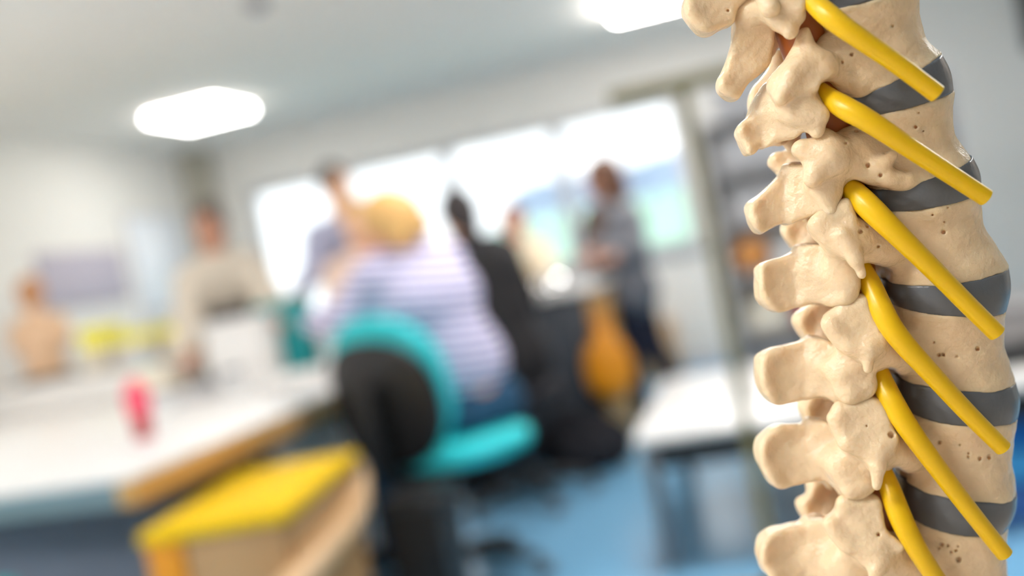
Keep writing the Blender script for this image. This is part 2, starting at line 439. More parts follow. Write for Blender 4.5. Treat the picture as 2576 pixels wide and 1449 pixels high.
# teal chair the striped woman sits on
def superellipse(a, b, n=40, e=3.0):
    out = []
    for k in range(n):
        t = 2 * math.pi * k / n; c, s_ = math.cos(t), math.sin(t)
        out.append((a * math.copysign(abs(c) ** (2 / e), c), b * math.copysign(abs(s_) ** (2 / e), s_)))
    return out
def bend(mb, f):
    for v in mb.bm.verts: v.co = Vector(f(v.co))
    return mb
def panel(a, b, th, bev, e=2.8):
    mb = MB(); mb.prism(superellipse(a, b, e=e), 0, th, bev=bev)
    return mb
def office_chair(loc, rz, label, backrest=True, sz=.5, name='office_chair', cat='chair', group=None, seat=None, wide=.24):
    t = empty(name, (loc[0], loc[1], 0), label, cat, group)
    M = Matrix.Translation((loc[0], loc[1], 0)) @ Matrix.Rotation(rz, 4, 'Z')
    W = lambda mb: bend(mb, lambda c: M @ c)
    s = panel(wide, .225, .07, .028); bend(s, lambda c: (c.x + (wide - .24) * 1.6, c.y, c.z + sz - .07 - .25 * max(0, c.y - .14) ** 1.5))
    W(s).build('seat', seat or TEAL, t)
    s = panel(.225, .21, .03, .01); bend(s, lambda c: (c.x, c.y, c.z + sz - .10))
    W(s).build('seat_shell', BLACKP, t)
    if backrest:
        def bk(off, zc):
            return lambda c: (c.x, -.235 - off - c.z + .9 * c.x * c.x - .12 * c.y, zc + c.y)
        s = MB(); s.prism(superellipse(.245, .25, e=2.4), -.035, .02, bev=.02); bend(s, bk(0, sz + .22)); W(s).build('back_cushion', TEAL, t)
        s = MB(); s.prism(superellipse(.238, .222, e=2.4), .02, .05, bev=.012); bend(s, bk(0, sz + .175)); W(s).build('back_shell', BLACKP, t, label='black moulded shell on the rear of the backrest')
        s = MB(); s.tube([(0, -.30, sz + .25), (0, -.315, sz + .08), (0, -.29, sz - .06), (0, -.2, sz - .105), (0, -.02, sz - .11)], [.03, .035, .035, .03, .03], n=12, smooth_iter=2); W(s).build('back_bar', BLACKP, t)
    s = MB(); s.box((-.09, -.1, sz - .13), (.09, .1, sz - .098), .01); W(s).build('mechanism', BLACKP, t)
    s = MB(); s.tube([(0, 0, .12), (0, 0, .28)], .028, n=16); s.tube([(0, 0, .28), (0, 0, sz - .12)], .018, n=16); W(s).build('gas_column', BLACKP, t)
    for k in range(5):
        a = 2 * math.pi * k / 5 + .3
        s = MB(); s.tube([(0, 0, .12), (.16 * math.cos(a), .16 * math.sin(a), .105), (.29 * math.cos(a), .29 * math.sin(a), .075)], [.03, .024, .018], n=10); W(s)
        leg = s.build('base_arm', BLACKP, t)
        c = Vector((.30 * math.cos(a), .30 * math.sin(a), .028)); sd = Vector((-math.sin(a), math.cos(a), 0))
        s = MB(); s.tube([c - sd * .024, c - sd * .006], .028, n=16); s.tube([c + sd * .006, c + sd * .024], .028, n=16); s.tube([c, c + Vector((0, 0, .05))], .008, n=8); W(s)
        s.build('castor', GREYM, leg)
    return t
office_chair((-1.195, 3.32), math.radians(-22), 'teal office chair with a black shelled backrest, under the striped woman', sz=.535, wide=.275)
office_chair((-2.10, 1.91), 0, 'teal seat at the bottom left corner before the white bench', backrest=False, sz=.555, seat=TEALD, name='stool', cat='stool')
# black bin
bn = empty('waste_bin', (-1.125, 2.86, 0), 'tall black bin between the yellow topped trolley and the teal chair', 'bin')
s = MB(); s.prism([(-1.22, 2.75), (-1.03, 2.75), (-1.03, 2.97), (-1.22, 2.97)], 0, .43, bev=.02)
bend(s, lambda c: (-1.125 + (c.x + 1.125) * (.82 + .3 * c.z), 2.86 + (c.y - 2.86) * (.82 + .3 * c.z), c.z)); s.build('body', BLACKP, bn)
MB().box((-1.225, 2.745, .43), (-1.025, 2.975, .465), .015).build('lid', BLACKP, bn)

# cabinet with dark top behind the bench, and what stands on it
cb = empty('low_cabinet', (-3.7, 5.1, 0), 'low white cabinet with a dark top behind the white bench', 'cabinet')
MB().box((-4.6, 4.92, 0), (-3.06, 5.42, .89), .005).build('body', WHITE, cb)
MB().box((-4.6, 4.90, .89), (-3.05, 5.43, .925), .004).build('top', GREYD, cb)
for k in range(3):
    x0 = -4.58 + k * .508
    d = MB().box((x0, 4.9, .06), (x0 + .495, 4.92, .87), .003).build('door', WHITE, cb)
    MB().tube([(x0 + .47, 4.885, .5), (x0 + .47, 4.885, .66)], .008, n=8).build('handle', GREYM, d)
screen = thing_box('desk_screen', 'white upright screen along the far edge of the white bench', 'screen', (-4.3, 4.74, BT), (-3.05, 4.78, BT + .17), WHITE, .004)

# G: anatomical torso model on the cabinet
FLESH = mat('tan_torso_plastic', rgb(232, 194, 158), rough=.5, noise=.05, nscale=10)
FLESHD = mat('brown_torso_plastic', rgb(200, 144, 100), rough=.5, noise=.06, nscale=12)
gz = .9265
gx, gy = -4.235, 5.16
tor = empty('torso_model', (gx, gy, gz), 'tan anatomical torso with a head, on the cabinet against the left wall', 'anatomical model')
F = Field((gx - .3, gy - .25, gz), (gx + .3, gy + .25, gz + .64), .009)
F.ell((gx, gy, gz + .07), (.135, .10, .11), .03); F.ell((gx, gy, gz + .22), (.15, .11, .17), .04); F.ell((gx, gy, gz + .33), (.16, .1, .08), .05)
F.cone((gx - .14, gy, gz + .34), (gx - .175, gy, gz + .24), .055, .045, .03); F.cone((gx + .14, gy, gz + .34), (gx + .175, gy, gz + .24), .055, .045, .03)
F.cone((gx, gy, gz + .38), (gx, gy - .01, gz + .46), .05, .045, .02)
vv, q = F.mesh(); mesh_object('trunk', vv, q, FLESH, tor, 1)
F = Field((gx - .15, gy - .2, gz + .4), (gx + .15, gy + .15, gz + .68), .008)
F.ell((gx, gy, gz + .545), (.072, .09, .095), .02); F.ell((gx, gy - .03, gz + .485), (.05, .055, .05), .03); F.cone((gx, gy - .085, gz + .54), (gx, gy - .105, gz + .515), .012, .014, .01)
vv, q = F.mesh(); mesh_object('head', vv, q, FLESHD, tor, 1)
MB().box((gx - .13, gy - .1, gz), (gx + .13, gy + .1, gz + .025), .005).build('stand', BLACKP, tor)

def bottle(name, label, x, y, z, r_, h, m, capm, group=None):
    t = empty(name, (x, y, z), label, 'bottle', group)
    MB().lathe((x, y, z), [(r_ * .9, 0), (r_, .01), (r_, h * .62), (r_ * .85, h * .7), (r_ * .4, h * .76), (r_ * .36, h * .82)], n=24).build('body', m, t)
    MB().lathe((x, y, z + h * .82), [(r_ * .45, 0), (r_ * .45, h * .13), (r_ * .2, h * .18)], n=20).build('cap', capm, t)
    return t
tr = empty('squeeze_bottle', (-2.06, 2.90, BT), 'pink bottle with a red base standing alone on the white bench', 'bottle')
MB().lathe((-2.06, 2.90, BT), [(.026, 0), (.03, .006), (.031, .05), (.034, .075)], n=24).build('base', REDP, tr)
MB().lathe((-2.06, 2.90, BT + .075), [(.034, 0), (.04, .03), (.042, .07), (.036, .1), (.016, .115), (.012, .13)], n=24).build('body', PINK, tr)
# bench clutter
def jar(x, y, z, r_, h, label, m, lidm):
    t = empty('jar', (x, y, z), label, 'jar')
    MB().lathe((x, y, z), [(r_ * .92, 0), (r_, .008), (r_, h * .8), (r_ * .8, h * .86)], n=24).build('body', m, t)
    MB().lathe((x, y, z + h * .86), [(r_ * .9, 0), (r_ * .9, h * .13), (r_ * .8, h * .14)], n=24).build('lid', lidm, t)
jar(-2.52, 3.72, BT, .06, .10, 'short clear jar with a grey lid on the bench by the pink bottle', GLASSY, GREYD)
jar(-2.33, 3.98, BT, .05, .11, 'clear jar with a dark lid on the bench before the white box', GLASSY, SLATE)
thing_box('tray', 'shallow grey tray on the bench behind the clear jars', 'tray', (-2.80, 3.95, BT), (-2.48, 4.18, BT + .05), GREYL)
thing_box('carton', 'cream carton on the white bench near the leaning woman in beige', 'box', (-3.02, 4.2, BT), (-2.82, 4.42, BT + .16), CREAM, lid=.04, lidm=CREAM)
thing_box('storage_box', 'tall white box on the bench in front of the woman in beige', 'box', (-2.58, 4.22, BT), (-2.29, 4.42, BT + .33), WHITE, lid=.05, lidm=WHITE)
thing_box('flat_box', 'flat white box at the rounded far end of the bench', 'box', (-2.12, 3.78, BT), (-1.86, 4.02, BT + .055), WHITE, lid=.02, lidm=WHITE)
tc = at(742, 825, 4.86)
thing_box('plastic_crate', 'teal plastic crate at the far end of the white bench', 'crate', (float(tc[0]) - .20, float(tc[1]) + .0, BT), (float(tc[0]) + .03, float(tc[1]) + .18, 1.12), TEALD, .012, lid=.04, lidm=TEALD)
# on the cabinet: white and yellow boxes, pale bottle
for k, (x0, x1, h, m, lab) in enumerate([(-3.90, -3.72, .13, CREAM, 'cream box on the cabinet, next to the tan torso'), (-3.66, -3.40, .12, WHITE, 'white box on the cabinet, middle of three pale boxes'), (-3.34, -3.09, .12, CREAM, 'cream box on the cabinet, farthest from the tan torso')]):
    thing_box('carton', lab, 'box', (x0, 5.02, .925), (x1, 5.32, .925 + h), m, lid=.03, lidm=m)
for k, (x0, x1, h0, h, lab) in enumerate([(-3.90, -3.74, .13, .13, 'taller pale yellow tub on a cream box by the torso'), (-3.65, -3.42, .12, .075, 'bright yellow tub on the middle white box'), (-3.33, -3.10, .12, .075, 'bright yellow tub on the cream box nearest the woman in beige')]):
    thing_box('plastic_tub', lab, 'tub', (x0, 5.06, .925 + h0), (x1, 5.28, .925 + h0 + h), PYEL, lid=.02, lidm=PYEL)
bottle('spray_bottle', 'pale teal bottle on the bench before the woman in beige', -3.12, 4.5, BT, .05, .24, MINT, WHITE)
# on the left wall
nb = empty('notice_board', (ROOM_X0 + .015, 6.2, 1.41), 'lilac grey notice board on the left wall behind the torso', 'notice board')
MB().box((ROOM_X0, 5.74, 1.39), (ROOM_X0 + .018, 6.62, 1.73), .003).build('panel', LILAC, nb)
f = MB()
for lo, hi in (((5.72, 1.37), (6.64, 1.39)), ((5.72, 1.73), (6.64, 1.75)), ((5.72, 1.39), (5.74, 1.73)), ((6.62, 1.39), (6.64, 1.73))):
    f.box((ROOM_X0, lo[0], lo[1]), (ROOM_X0 + .025, hi[0], hi[1]))
f.build('frame', LILAC, nb)
wb = empty('whiteboard', (ROOM_X0 + .015, 7.1, 1.25), 'pale whiteboard on the left wall beside the lilac notice board', 'whiteboard')
MB().box((ROOM_X0, 6.78, 1.25), (ROOM_X0 + .02, 7.5, 2.0), .003).build('panel', PALEB, wb)
f = MB()
for lo, hi in (((6.76, 1.23), (7.52, 1.25)), ((6.76, 2.0), (7.52, 2.02)), ((6.76, 1.25), (6.78, 2.0)), ((7.5, 1.25), (7.52, 2.0))):
    f.box((ROOM_X0, lo[0], lo[1]), (ROOM_X0 + .03, hi[0], hi[1]))
f.build('frame', UPVC, wb)
sd_ = at(645, 2, 4.75)
sm = empty('ceiling_sensor', (float(sd_[0]), float(sd_[1]), ROOM_H - .05), 'small round grey fitting on the ceiling at the top edge of the picture', 'sensor')
MB().lathe((float(sd_[0]), float(sd_[1]), ROOM_H - .045), [(.03, 0), (.05, .012), (.055, .045)], n=24).build('body', GREYD, sm)
MB().lathe((float(sd_[0]), float(sd_[1]), ROOM_H - .055), [(.012, 0), (.02, .01)], n=16).build('lens', BLUEM, sm)

# dark island with a beech end
isl = empty('island_bench', (-1.3, 5.42, 0), 'dark grey island bench with a white top and beech end, in mid room', 'bench')
MB().box((-1.80, 5.05, .865), (-.83, 5.80, .9), .006).build('worktop', WHITE, isl)
MB().box((-1.76, 5.1, .08), (-.89, 5.75, .865), .004).build('carcass', DARKSLATE, isl)
MB().box((-.89, 5.08, 0), (-.855, 5.77, .865), .004).build('end_panel', BEECH, isl, label='golden beech end panel')
MB().box((-1.72, 5.15, 0), (-.9, 5.7, .08)).build('plinth', BLACKP, isl)
for k in range(2):
    x0 = -1.75 + k * .43
    d = MB().box((x0, 5.082, .1), (x0 + .42, 5.1, .85), .003).build('door', DARKSLATE, isl)
    MB().tube([(x0 + .37, 5.07, .55), (x0 + .37, 5.07, .7)], .007, n=8).build('handle', GREYM, d)
thing_box('sheet_pile', 'white pile of sheets on the island bench top', 'paper', (-1.34, 5.34, .9), (-.94, 5.74, .93), WHITE, .003)
bw = empty('glint_dome', (-1.08, 5.2, .9012), 'shiny steel dome lid added at the near edge of the island bench for a glint', 'lid')
MB().lathe((-1.08, 5.2, .9012), [(.105, 0), (.107, .004)] + [(.105 * math.cos(a), .105 * math.sin(a) * .8 + .004) for a in [math.pi / 2 * k / 12 for k in range(12)]] + [(.004, .088)], n=40).build('dome', CHROME, bw)  # dome added and sized to throw back a lamp glint
MB().lathe((-1.08, 5.2, .988), [(.008, 0), (.014, .012), (.008, .022)], n=16).build('knob', CHROME, bw)
thing_box('cup', 'small pale cup standing in for a glint on the island bench by the person in black', 'cup', (-1.40, 5.1, .9), (-1.31, 5.19, 1.0), WHITE, .03)  # pale block in place of a bright highlight
ob = empty('carrier_bag', (-.825, 4.985, .31), 'orange bag hanging at the beech corner of the dark island', 'bag')
F = Field((-1.15, 4.75, .2), (-.6, 5.25, .82), .01)
F.ell((-.825, 4.985, .48), (.125, .07, .16), .03); F.ell((-.825, 4.985, .40), (.11, .075, .09), .04); F.cone((-.825, 5.0, .62), (-.825, 5.02, .70), .045, .03, .05)
vv, q = F.mesh(); mesh_object('body', vv, q, AMBER, ob, 1)
MB().tube([(-.865, 5.02, .68), (-.845, 5.03, .76), (-.825, 5.035, .79), (-.805, 5.03, .76), (-.785, 5.02, .68)], .008, n=8, smooth_iter=2).build('handle', AMBER, ob)
MB().tube([(-.87, 5.085, .785), (-.83, 5.03, .785)], .006, n=8).build('hook', GREYM, isl)

# rucksack on the floor
rk = empty('rucksack', (-1.0, 4.87, 0), 'black rucksack lying on the floor in front of the dark island', 'bag')
F = Field((-1.4, 4.55, 0), (-.6, 5.07, .42), .01)
F.ell((-1.0, 4.87, .13), (.25, .17, .15), .03); F.ell((-.92, 4.86, .1), (.16, .15, .11), .04); F.ell((-1.08, 4.86, .17), (.12, .14, .13), .04)
vv, q = F.mesh(); mesh_object('body', vv, q, BLACKF, rk, 1)
MB().tube([(-1.13, 4.76, .25), (-1.08, 4.71, .32), (-.98, 4.71, .31), (-.92, 4.76, .2)], .018, n=8, smooth_iter=2).build('strap', BLACKF, rk)
MB().box((-1.08, 4.68, .05), (-.88, 4.73, .16), .012).build('front_pocket', BLACKF, rk)

# low white table
tb = empty('low_table', (.2, 3.8, 0), 'low white topped table on steel legs beside the spine model', 'table')
MB().box((-.5, 3.2, .425), (.95, 4.42, .455), .012).build('tabletop', WHITE, tb)
MB().box((-.44, 3.235, .335), (.9, 4.38, .425), .004).build('under_frame', BLACKP, tb)
for sx in (-.455, .88):
    for sy in (3.25, 4.34):
        MB().box((sx - .022, sy - .022, 0), (sx + .022, sy + .022, .425), .004).build('leg', GREYM, tb)
# under and on it, at the right
for k, (m, h, lab) in enumerate([(BLUEM, .12, 'dusty blue storage tray at the bottom of the stack under the low table'), (BLUEL, .105, 'sky blue storage tray, middle of the stack under the low table'), (BLUE, .09, 'deep blue storage tray on top of the stack under the low table')]):
    z0 = [0, .125, .235][k]
    thing_box('storage_tray', lab, 'tray', (.42, 3.3, z0), (.84, 3.85, z0 + h), m, .012, lid=.025, lidm=m)
gb = MB(); gb.lathe((.40, 3.10, 0), [(.012, 0), (.045, .012), (.065, .04), (.07, .07), (.065, .1), (.045, .128), (.012, .14)], n=24)
tag(gb.build('ball', GREEN), 'green ball on the floor beside the blue trays', 'ball')
thing_box('display_tray', 'dark brown flat tray on the low table behind the spine', 'tray', (.35, 3.45, .455), (.95, 3.7, .50), BLACKP, .006)
thing_box('storage_box', 'mauve grey box on the low table behind the spine', 'box', (.40, 3.85, .455), (.93, 4.2, .60), GREYD, lid=.03, lidm=GREYD)

# beige stand
p0 = at(1930, 1345, 2.9); px, py = float(p0[0]), float(p0[1])
sdm = empty('floor_stand', (px, py, 0), 'tall beige metal stand with a cross bar on top, before the low table', 'stand')
ztop = 1.485
MB().box((px - .017, py - .017, .03), (px + .017, py + .017, ztop), .004).build('post', BEIGEM, sdm)
MB().box((px - .215, py - .02, ztop), (px + .33, py + .02, ztop + .042), .006).build('cross_bar', BEIGEM, sdm)
fb = MB(); fb.box((px - .2, py - .025, 0), (px + .2, py + .025, .03), .006); fb.box((px - .025, py - .2, 0), (px + .025, py + .2, .03), .006)
fb.build('foot', BEIGEM, sdm)

# open shelving near the windows
sx0, sx1, sy0, sy1 = -.18, 1.15, 5.9, 6.28
sh = empty('shelving_unit', ((sx0 + sx1) / 2, (sy0 + sy1) / 2, 0), 'grey open shelving unit behind the low table', 'shelves')
SHZ = [.10, .42, .76, 1.06, 1.36, 1.66]
for z in SHZ: MB().box((sx0, sy0, z - .02), (sx1, sy1, z), .003).build('shelf', GREYL, sh)
for x_ in (sx0 - .02, sx1):
    MB().box((x_, sy0, 0), (x_ + .02, sy1, 1.72), .003).build('side_panel', GREYL, sh)
MB().box((sx0, sy1 - .012, .1), (sx1, sy1, 1.66)).build('back_panel', WHITE, sh)
items = [
    (5, -.10, .42, .20, GREYL, 'pale grey box on top of the shelving unit', 0),
    (4, -.12, .38, .20, GREYL, 'long pale grey box on the highest inner shelf', 0),
    (4, .44, .70, .22, CREAM, 'cream box on the highest inner shelf, behind the bones', 0),
    (3, -.10, .22, .19, GREYL, 'light grey box on the third shelf from the floor, by the post', 0),
    (3, .26, .55, .21, BLUEM, 'blue box on the shelf above the orange ball', 0),
    (2, .08, .44, .14, WHITE, 'white box beside the orange ball on the shelf', 0),
    (1, -.12, .10, .17, CREAM, 'cream box on the second shelf from the floor', 0),
    (1, .14, .30, .16, REDP, 'red box on the shelf between pale boxes', 0),
    (1, .34, .62, .12, CARD, 'brown cardboard box beside the red box', 0),
    (0, -.12, .14, .20, GREYL, 'grey box on the lowest shelf', 0),
    (0, .18, .66, .15, NAVY, 'navy box on the lowest shelf', 0),
]
for si, x0, x1, h, m, lab, _ in items:
    thing_box('storage_box', lab, 'box', (x0, sy0 + .03, SHZ[si]), (x1, sy1 - .04, SHZ[si] + h), m, .008, lid=.03, lidm=m)
ob2 = MB(); ob2.lathe((-.04, sy0 + .14, SHZ[2] + .0015), [(.02, 0), (.07, .02), (.1, .06), (.11, .1), (.1, .14), (.07, .18), (.02, .2)], n=28)
tag(ob2.build('ball', ORANGE), 'orange ball on the shelf above the red box', 'ball')
# behind the standing woman
thing_box('cardboard_box', 'brown cardboard box on the floor behind the standing woman', 'box', (-.98, 7.5, 0), (-.72, 7.85, .42), CARD, .004)
tv = empty('wall_screen', (2.3, ROOM_Y1 - .06, 1.5), 'dark wall mounted screen at the right edge of the picture', 'screen')
MB().box((2.10, ROOM_Y1 - .07, 1.86), (2.9, ROOM_Y1 - .02, 2.45), .01).build('panel', BLACKP, tv)
MB().box((2.2, ROOM_Y1 - .02, 2.0), (2.5, ROOM_Y1, 2.3)).build('bracket', GREYM, tv)
# ------------------------------------------------------------------ people
def V3(p): return np.array(p, float)
def unit(v): v = np.array(v, float); return v / np.linalg.norm(v)
SKINS = {}
def skin_mat(n, c): return mat('skin_' + n, c, rough=.5, noise=.03, nscale=20, sss=.15, sss_scale=.01)

def hand(F, wrist, d, side):
    """Palm, five fingers of different lengths, thumb from the side of the palm; d = where the fingers point, side = where the thumb lies."""
    d = unit(d); side = unit(np.array(side) - d * np.dot(side, d)); nrm = np.cross(d, side)
    if nrm[2] > 0: nrm = -nrm
    for o in (-.024, -.008, .008, .024):
        F.cone(wrist + side * o * .6 + d * .01, wrist + side * o + d * .085, .017, .013, .012)
    for o, l in ((.028, .068), (.010, .078), (-.009, .072), (-.027, .056)):
        a = wrist + side * o + d * .088
        b = a + d * l * .5 + nrm * .006; c = b + d * l * .42 + nrm * .022
        F.cone(a, b, .0095, .0088, .004); F.cone(b, c, .0088, .0078, .003)
    a = wrist + side * .026 + d * .03; b = a + side * .026 + d * .034; c = b + d * .034 + side * .004
    F.cone(a, b, .013, .0105, .008); F.cone(b, c, .0105, .009, .003)

def human(label, J, skin, top, bottom, hair, shoes=None, hair_parts=(), extra=(), top_r=1.0, face=(0, -1, 0), lean=(0, 0, 1), standing=True, sleeve=1.0, name='person', girth=1.0, collar=None, hem=0.0, seat_z=None):
    J = {k: V3(v) for k, v in J.items()}
    base = J.get('base', (J['anL'] + J['anR']) / 2 if 'anL' in J else J['pelvis'])
    t = empty(name, (float(base[0]), float(base[1]), 0.0 if J.get('ground') is None else float(J['ground'][0])), label, 'person')
    pts = np.array([v for k, v in J.items() if k not in ('ground', 'base')])
    lo = pts.min(0) - .26; hi = pts.max(0) + .26; lo[2] = max(lo[2], -0.0)
    fw_ = unit(face); up = unit(lean); fw_ = unit(fw_ - up * (fw_ @ up)); rt = np.cross(fw_, up); ax = np.array([rt, fw_, up])
    H = J['head']; g = girth
    hips = {s_: J['pelvis'] + (unit(J['shL'] - J['shR']) * (.085 if s_ == 'L' else -.085)) + np.array([0, 0, -.03]) for s_ in 'LR'}
    waist = J['pelvis'] * .6 + J['neck'] * .4; chest = J['pelvis'] * .3 + J['neck'] * .7
    sv = unit(J['shL'] - J['shR'])
    trunk = [(J['pelvis'] + sv * .07, J['pelvis'] - sv * .07, .115 * g, .115 * g), (waist + sv * .05, waist - sv * .05, .105 * g, .105 * g),
             (chest + sv * .075, chest - sv * .075, .115 * g, .115 * g), (J['shL'] * .75 + J['shR'] * .25, J['shR'] * .75 + J['shL'] * .25, .08, .08),
             (J['pelvis'], waist, .12 * g, .11 * g), (waist, chest, .11 * g, .12 * g), (chest, J['neck'], .11, .06)]
    arms = []
    for s_ in 'LR':
        arms += [(J['sh' + s_], J['el' + s_], .056, .043), (J['el' + s_], J['wr' + s_], .043, .03)]
    legs = []
    for s_ in 'LR':
        if 'kn' + s_ in J:
            legs += [(hips[s_], J['kn' + s_], .088, .06), (J['kn' + s_], J['an' + s_], .058, .04)]
    def sit(F):
        if seat_z is None: return
        x = F.lo[0] + F.h * np.arange(F.n[0]) - J['pelvis'][0]; y = F.lo[1] + F.h * np.arange(F.n[1]) - J['pelvis'][1]; z = F.lo[2] + F.h * np.arange(F.n[2])
        m = (x[:, None, None] ** 2 + y[None, :, None] ** 2 < .3 ** 2) & (z[None, None, :] > seat_z - .16)
        F.D = np.where(m, np.maximum(F.D, seat_z + .006 - z[None, None, :]), F.D).astype(np.float32)
    F = Field(lo, hi, .009)
    for a, b, ra, rb in trunk: F.cone(a, b, ra * .9, rb * .9, .05)
    for a, b, ra, rb in arms + legs: F.cone(a, b, ra, rb, .025)
    F.cone(J['neck'] - up * .02, H - up * .06, .056, .052, .03)
    F.ell(H + up * .02, (.074, .093, .1), .02, ax)
    F.ell(H - up * .055 + fw_ * .022, (.056, .066, .062), .035, ax)
    F.cone(H + fw_ * .088 - up * .0, H + fw_ * .105 - up * .032, .009, .014, .012)          # nose
    for s_ in (1, -1):
        F.ell(H + rt * s_ * .03 + fw_ * .092 + up * .008, (.015, .012, .010), .012, ax, neg=True)   # eye sockets
        F.ell(H + rt * s_ * .03 + fw_ * .078 + up * .008, (.012, .012, .012), .004, ax)
        F.ell(H + rt * s_ * .075 - fw_ * .005 - up * .01, (.010, .020, .030), .008, ax)               # ears
    F.cone(H + fw_ * .093 - up * .066 + rt * .02, H + fw_ * .093 - up * .066 - rt * .02, .004, .004, .006, neg=True)   # mouth
    F.cone(H + fw_ * .083 - up * .078 + rt * .014, H + fw_ * .083 - up * .078 - rt * .014, .008, .008, .008)
    for s_ in 'LR':
        d = J.get('hd' + s_, unit(J['wr' + s_] - J['el' + s_])); sd = np.cross(d, np.array([0, 0, 1.0])) * (1 if s_ == 'L' else -1)
        if np.linalg.norm(sd) < .2: sd = rt * (1 if s_ == 'L' else -1)
        hand(F, J['wr' + s_], d, sd)
        if 'an' + s_ in J and not shoes:
            F.cone(J['an' + s_] - [0, 0, .03], J['an' + s_] + J['toe'] * .14 - [0, 0, .045], .04, .03, .02)
    sit(F); vv, q = F.mesh(); mesh_object('body', vv, q, skin, t, 2)
    # top
    F = Field(lo, hi, .010)
    c = .016 * top_r
    pv = J['pelvis'] + (chest - J['pelvis']) * hem
    for a, b, ra, rb in [(pv + sv * .065, pv - sv * .065, .115 * g, .115 * g)] + trunk[1:4] + [(pv, waist, .115 * g, .11 * g), trunk[5]]: F.cone(a, b, ra + c, rb + c, .05)
    F.cone(chest, J['neck'] - up * .035, .115 + c, .07, .05)
    for s_ in 'LR':
        F.cone(J['sh' + s_], J['el' + s_], .056 + c, .047 + c, .03)
        e = J['el' + s_] + (J['wr' + s_] - J['el' + s_]) * max(0, min(1, sleeve))
        if sleeve > 0: F.cone(J['el' + s_], e, .047 + c, .036 + c, .02)
    for A, B, ra, rb in J.get('_', ()) or (): F.cone(A, B, ra, rb, .03)
    sit(F); vv, q = F.mesh(); mesh_object('top', vv, q, top, t, 2)
    # trousers
    F = Field(lo, hi, .010)
    F.cone(J['pelvis'] + sv * .075 - [0, 0, .02], J['pelvis'] - sv * .075 - [0, 0, .02], .128 * g, .128 * g, .05)
    for a, b, ra, rb in legs: F.cone(a, b, ra + .014, rb + .016, .03)
    sit(F); vv, q = F.mesh(); mesh_object('trousers', vv, q, bottom, t, 2)
    if shoes and 'anL' in J:
        for s_ in 'LR':
            F = Field(J['an' + s_] - .3, J['an' + s_] + .3, .008)
            a = J['an' + s_]; zf = max(a[2] - .07, 0)
            F.cone((a[0], a[1], zf + .045) - J['toe'] * .03, (a[0], a[1], zf + .04) + J['toe'] * .15, .045, .038, .02); F.cone(a, (a[0], a[1], zf + .05), .045, .045, .02)
            F.D = np.maximum(F.D, (zf + .002 - (F.lo[2] + F.h * np.arange(F.n[2], dtype=np.float32)))[None, None, :])
            vv, q = F.mesh(); mesh_object('shoe', vv, q, shoes, t, 1)
    # hair
    F = Field(H - .32, H + .32, .008)
    F.ell(H + up * .03 - fw_ * .012, (.086, .104, .108), .01, ax)
    for A, B, ra, rb in hair_parts:
        P = [H + rt * p[0] + fw_ * p[1] + up * p[2] for p in (A, B)]
        F.cone(P[0], P[1], ra, rb, .03)
    F.ell(H + fw_ * .085 - up * .035, (.066, .075, .098), .015, ax, neg=True)
    F.ell(H + fw_ * .02 - up * .11, (.07, .09, .085), .02, ax, neg=True)
    vv, q = F.mesh(); mesh_object('hair', vv, q, hair, t, 2)
    for nm, A, B, ra, rb, m in extra:
        F = Field(np.minimum(A, B) - .2, np.maximum(A, B) + .2, .008); F.cone(A, B, ra, rb, .02)
        vv, q = F.mesh(); mesh_object(nm, vv, q, m, t, 1)
    return t

# striped shirt: bands across the body
stripe = bpy.data.materials.new('lilac_striped_jersey'); stripe.use_nodes = True
nt = stripe.node_tree; b_ = nt.nodes['Principled BSDF']; b_.inputs['Roughness'].default_value = .8
tc_ = nt.nodes.new('ShaderNodeTexCoord'); mp_ = nt.nodes.new('ShaderNodeMapping'); wv_ = nt.nodes.new('ShaderNodeTexWave'); cr_ = nt.nodes.new('ShaderNodeValToRGB')
wv_.wave_type = 'BANDS'; wv_.bands_direction = 'Z'; wv_.inputs['Scale'].default_value = 9.3; wv_.inputs['Distortion'].default_value = .35; wv_.inputs['Detail'].default_value = 1
mp_.inputs['Rotation'].default_value = (0, math.radians(-9), 0)
cr_.color_ramp.elements[0].position = .44; cr_.color_ramp.elements[0].color = rgb(112, 110, 166)
cr_.color_ramp.elements[1].position = .54; cr_.color_ramp.elements[1].color = rgb(236, 228, 242)
nt.links.new(tc_.outputs['Object'], mp_.inputs[0]); nt.links.new(mp_.outputs[0], wv_.inputs[0]); nt.links.new(wv_.outputs['Fac'], cr_.inputs[0]); nt.links.new(cr_.outputs[0], b_.inputs['Base Color'])

cl = lambda n, c: mat('cloth_' + n, c, rough=.85, noise=.05, nscale=25, bump=.1, bscale=150)
FAIR = skin_mat('fair', rgb(232, 178, 146)); ROSY = skin_mat('rosy', rgb(226, 160, 130)); TAN = skin_mat('tan', rgb(196, 142, 116)); PALE = skin_mat('pale', rgb(240, 192, 160))
BLOND = mat('blond_hair', rgb(222, 172, 104), rough=.5, noise=.12, nscale=30); DARKH = mat('dark_hair', rgb(40, 30, 30), rough=.5, noise=.1, nscale=30)
BROWNH = mat('brown_hair', rgb(104, 66, 44), rough=.5, noise=.12, nscale=30); GREYBR = mat('grey_brown_hair', rgb(92, 76, 66), rough=.55, noise=.1, nscale=30)
TO_CAM = unit(-FWD); LEFT = unit(-R0); AWAY = unit(np.array([FWD[0], FWD[1], 0]))

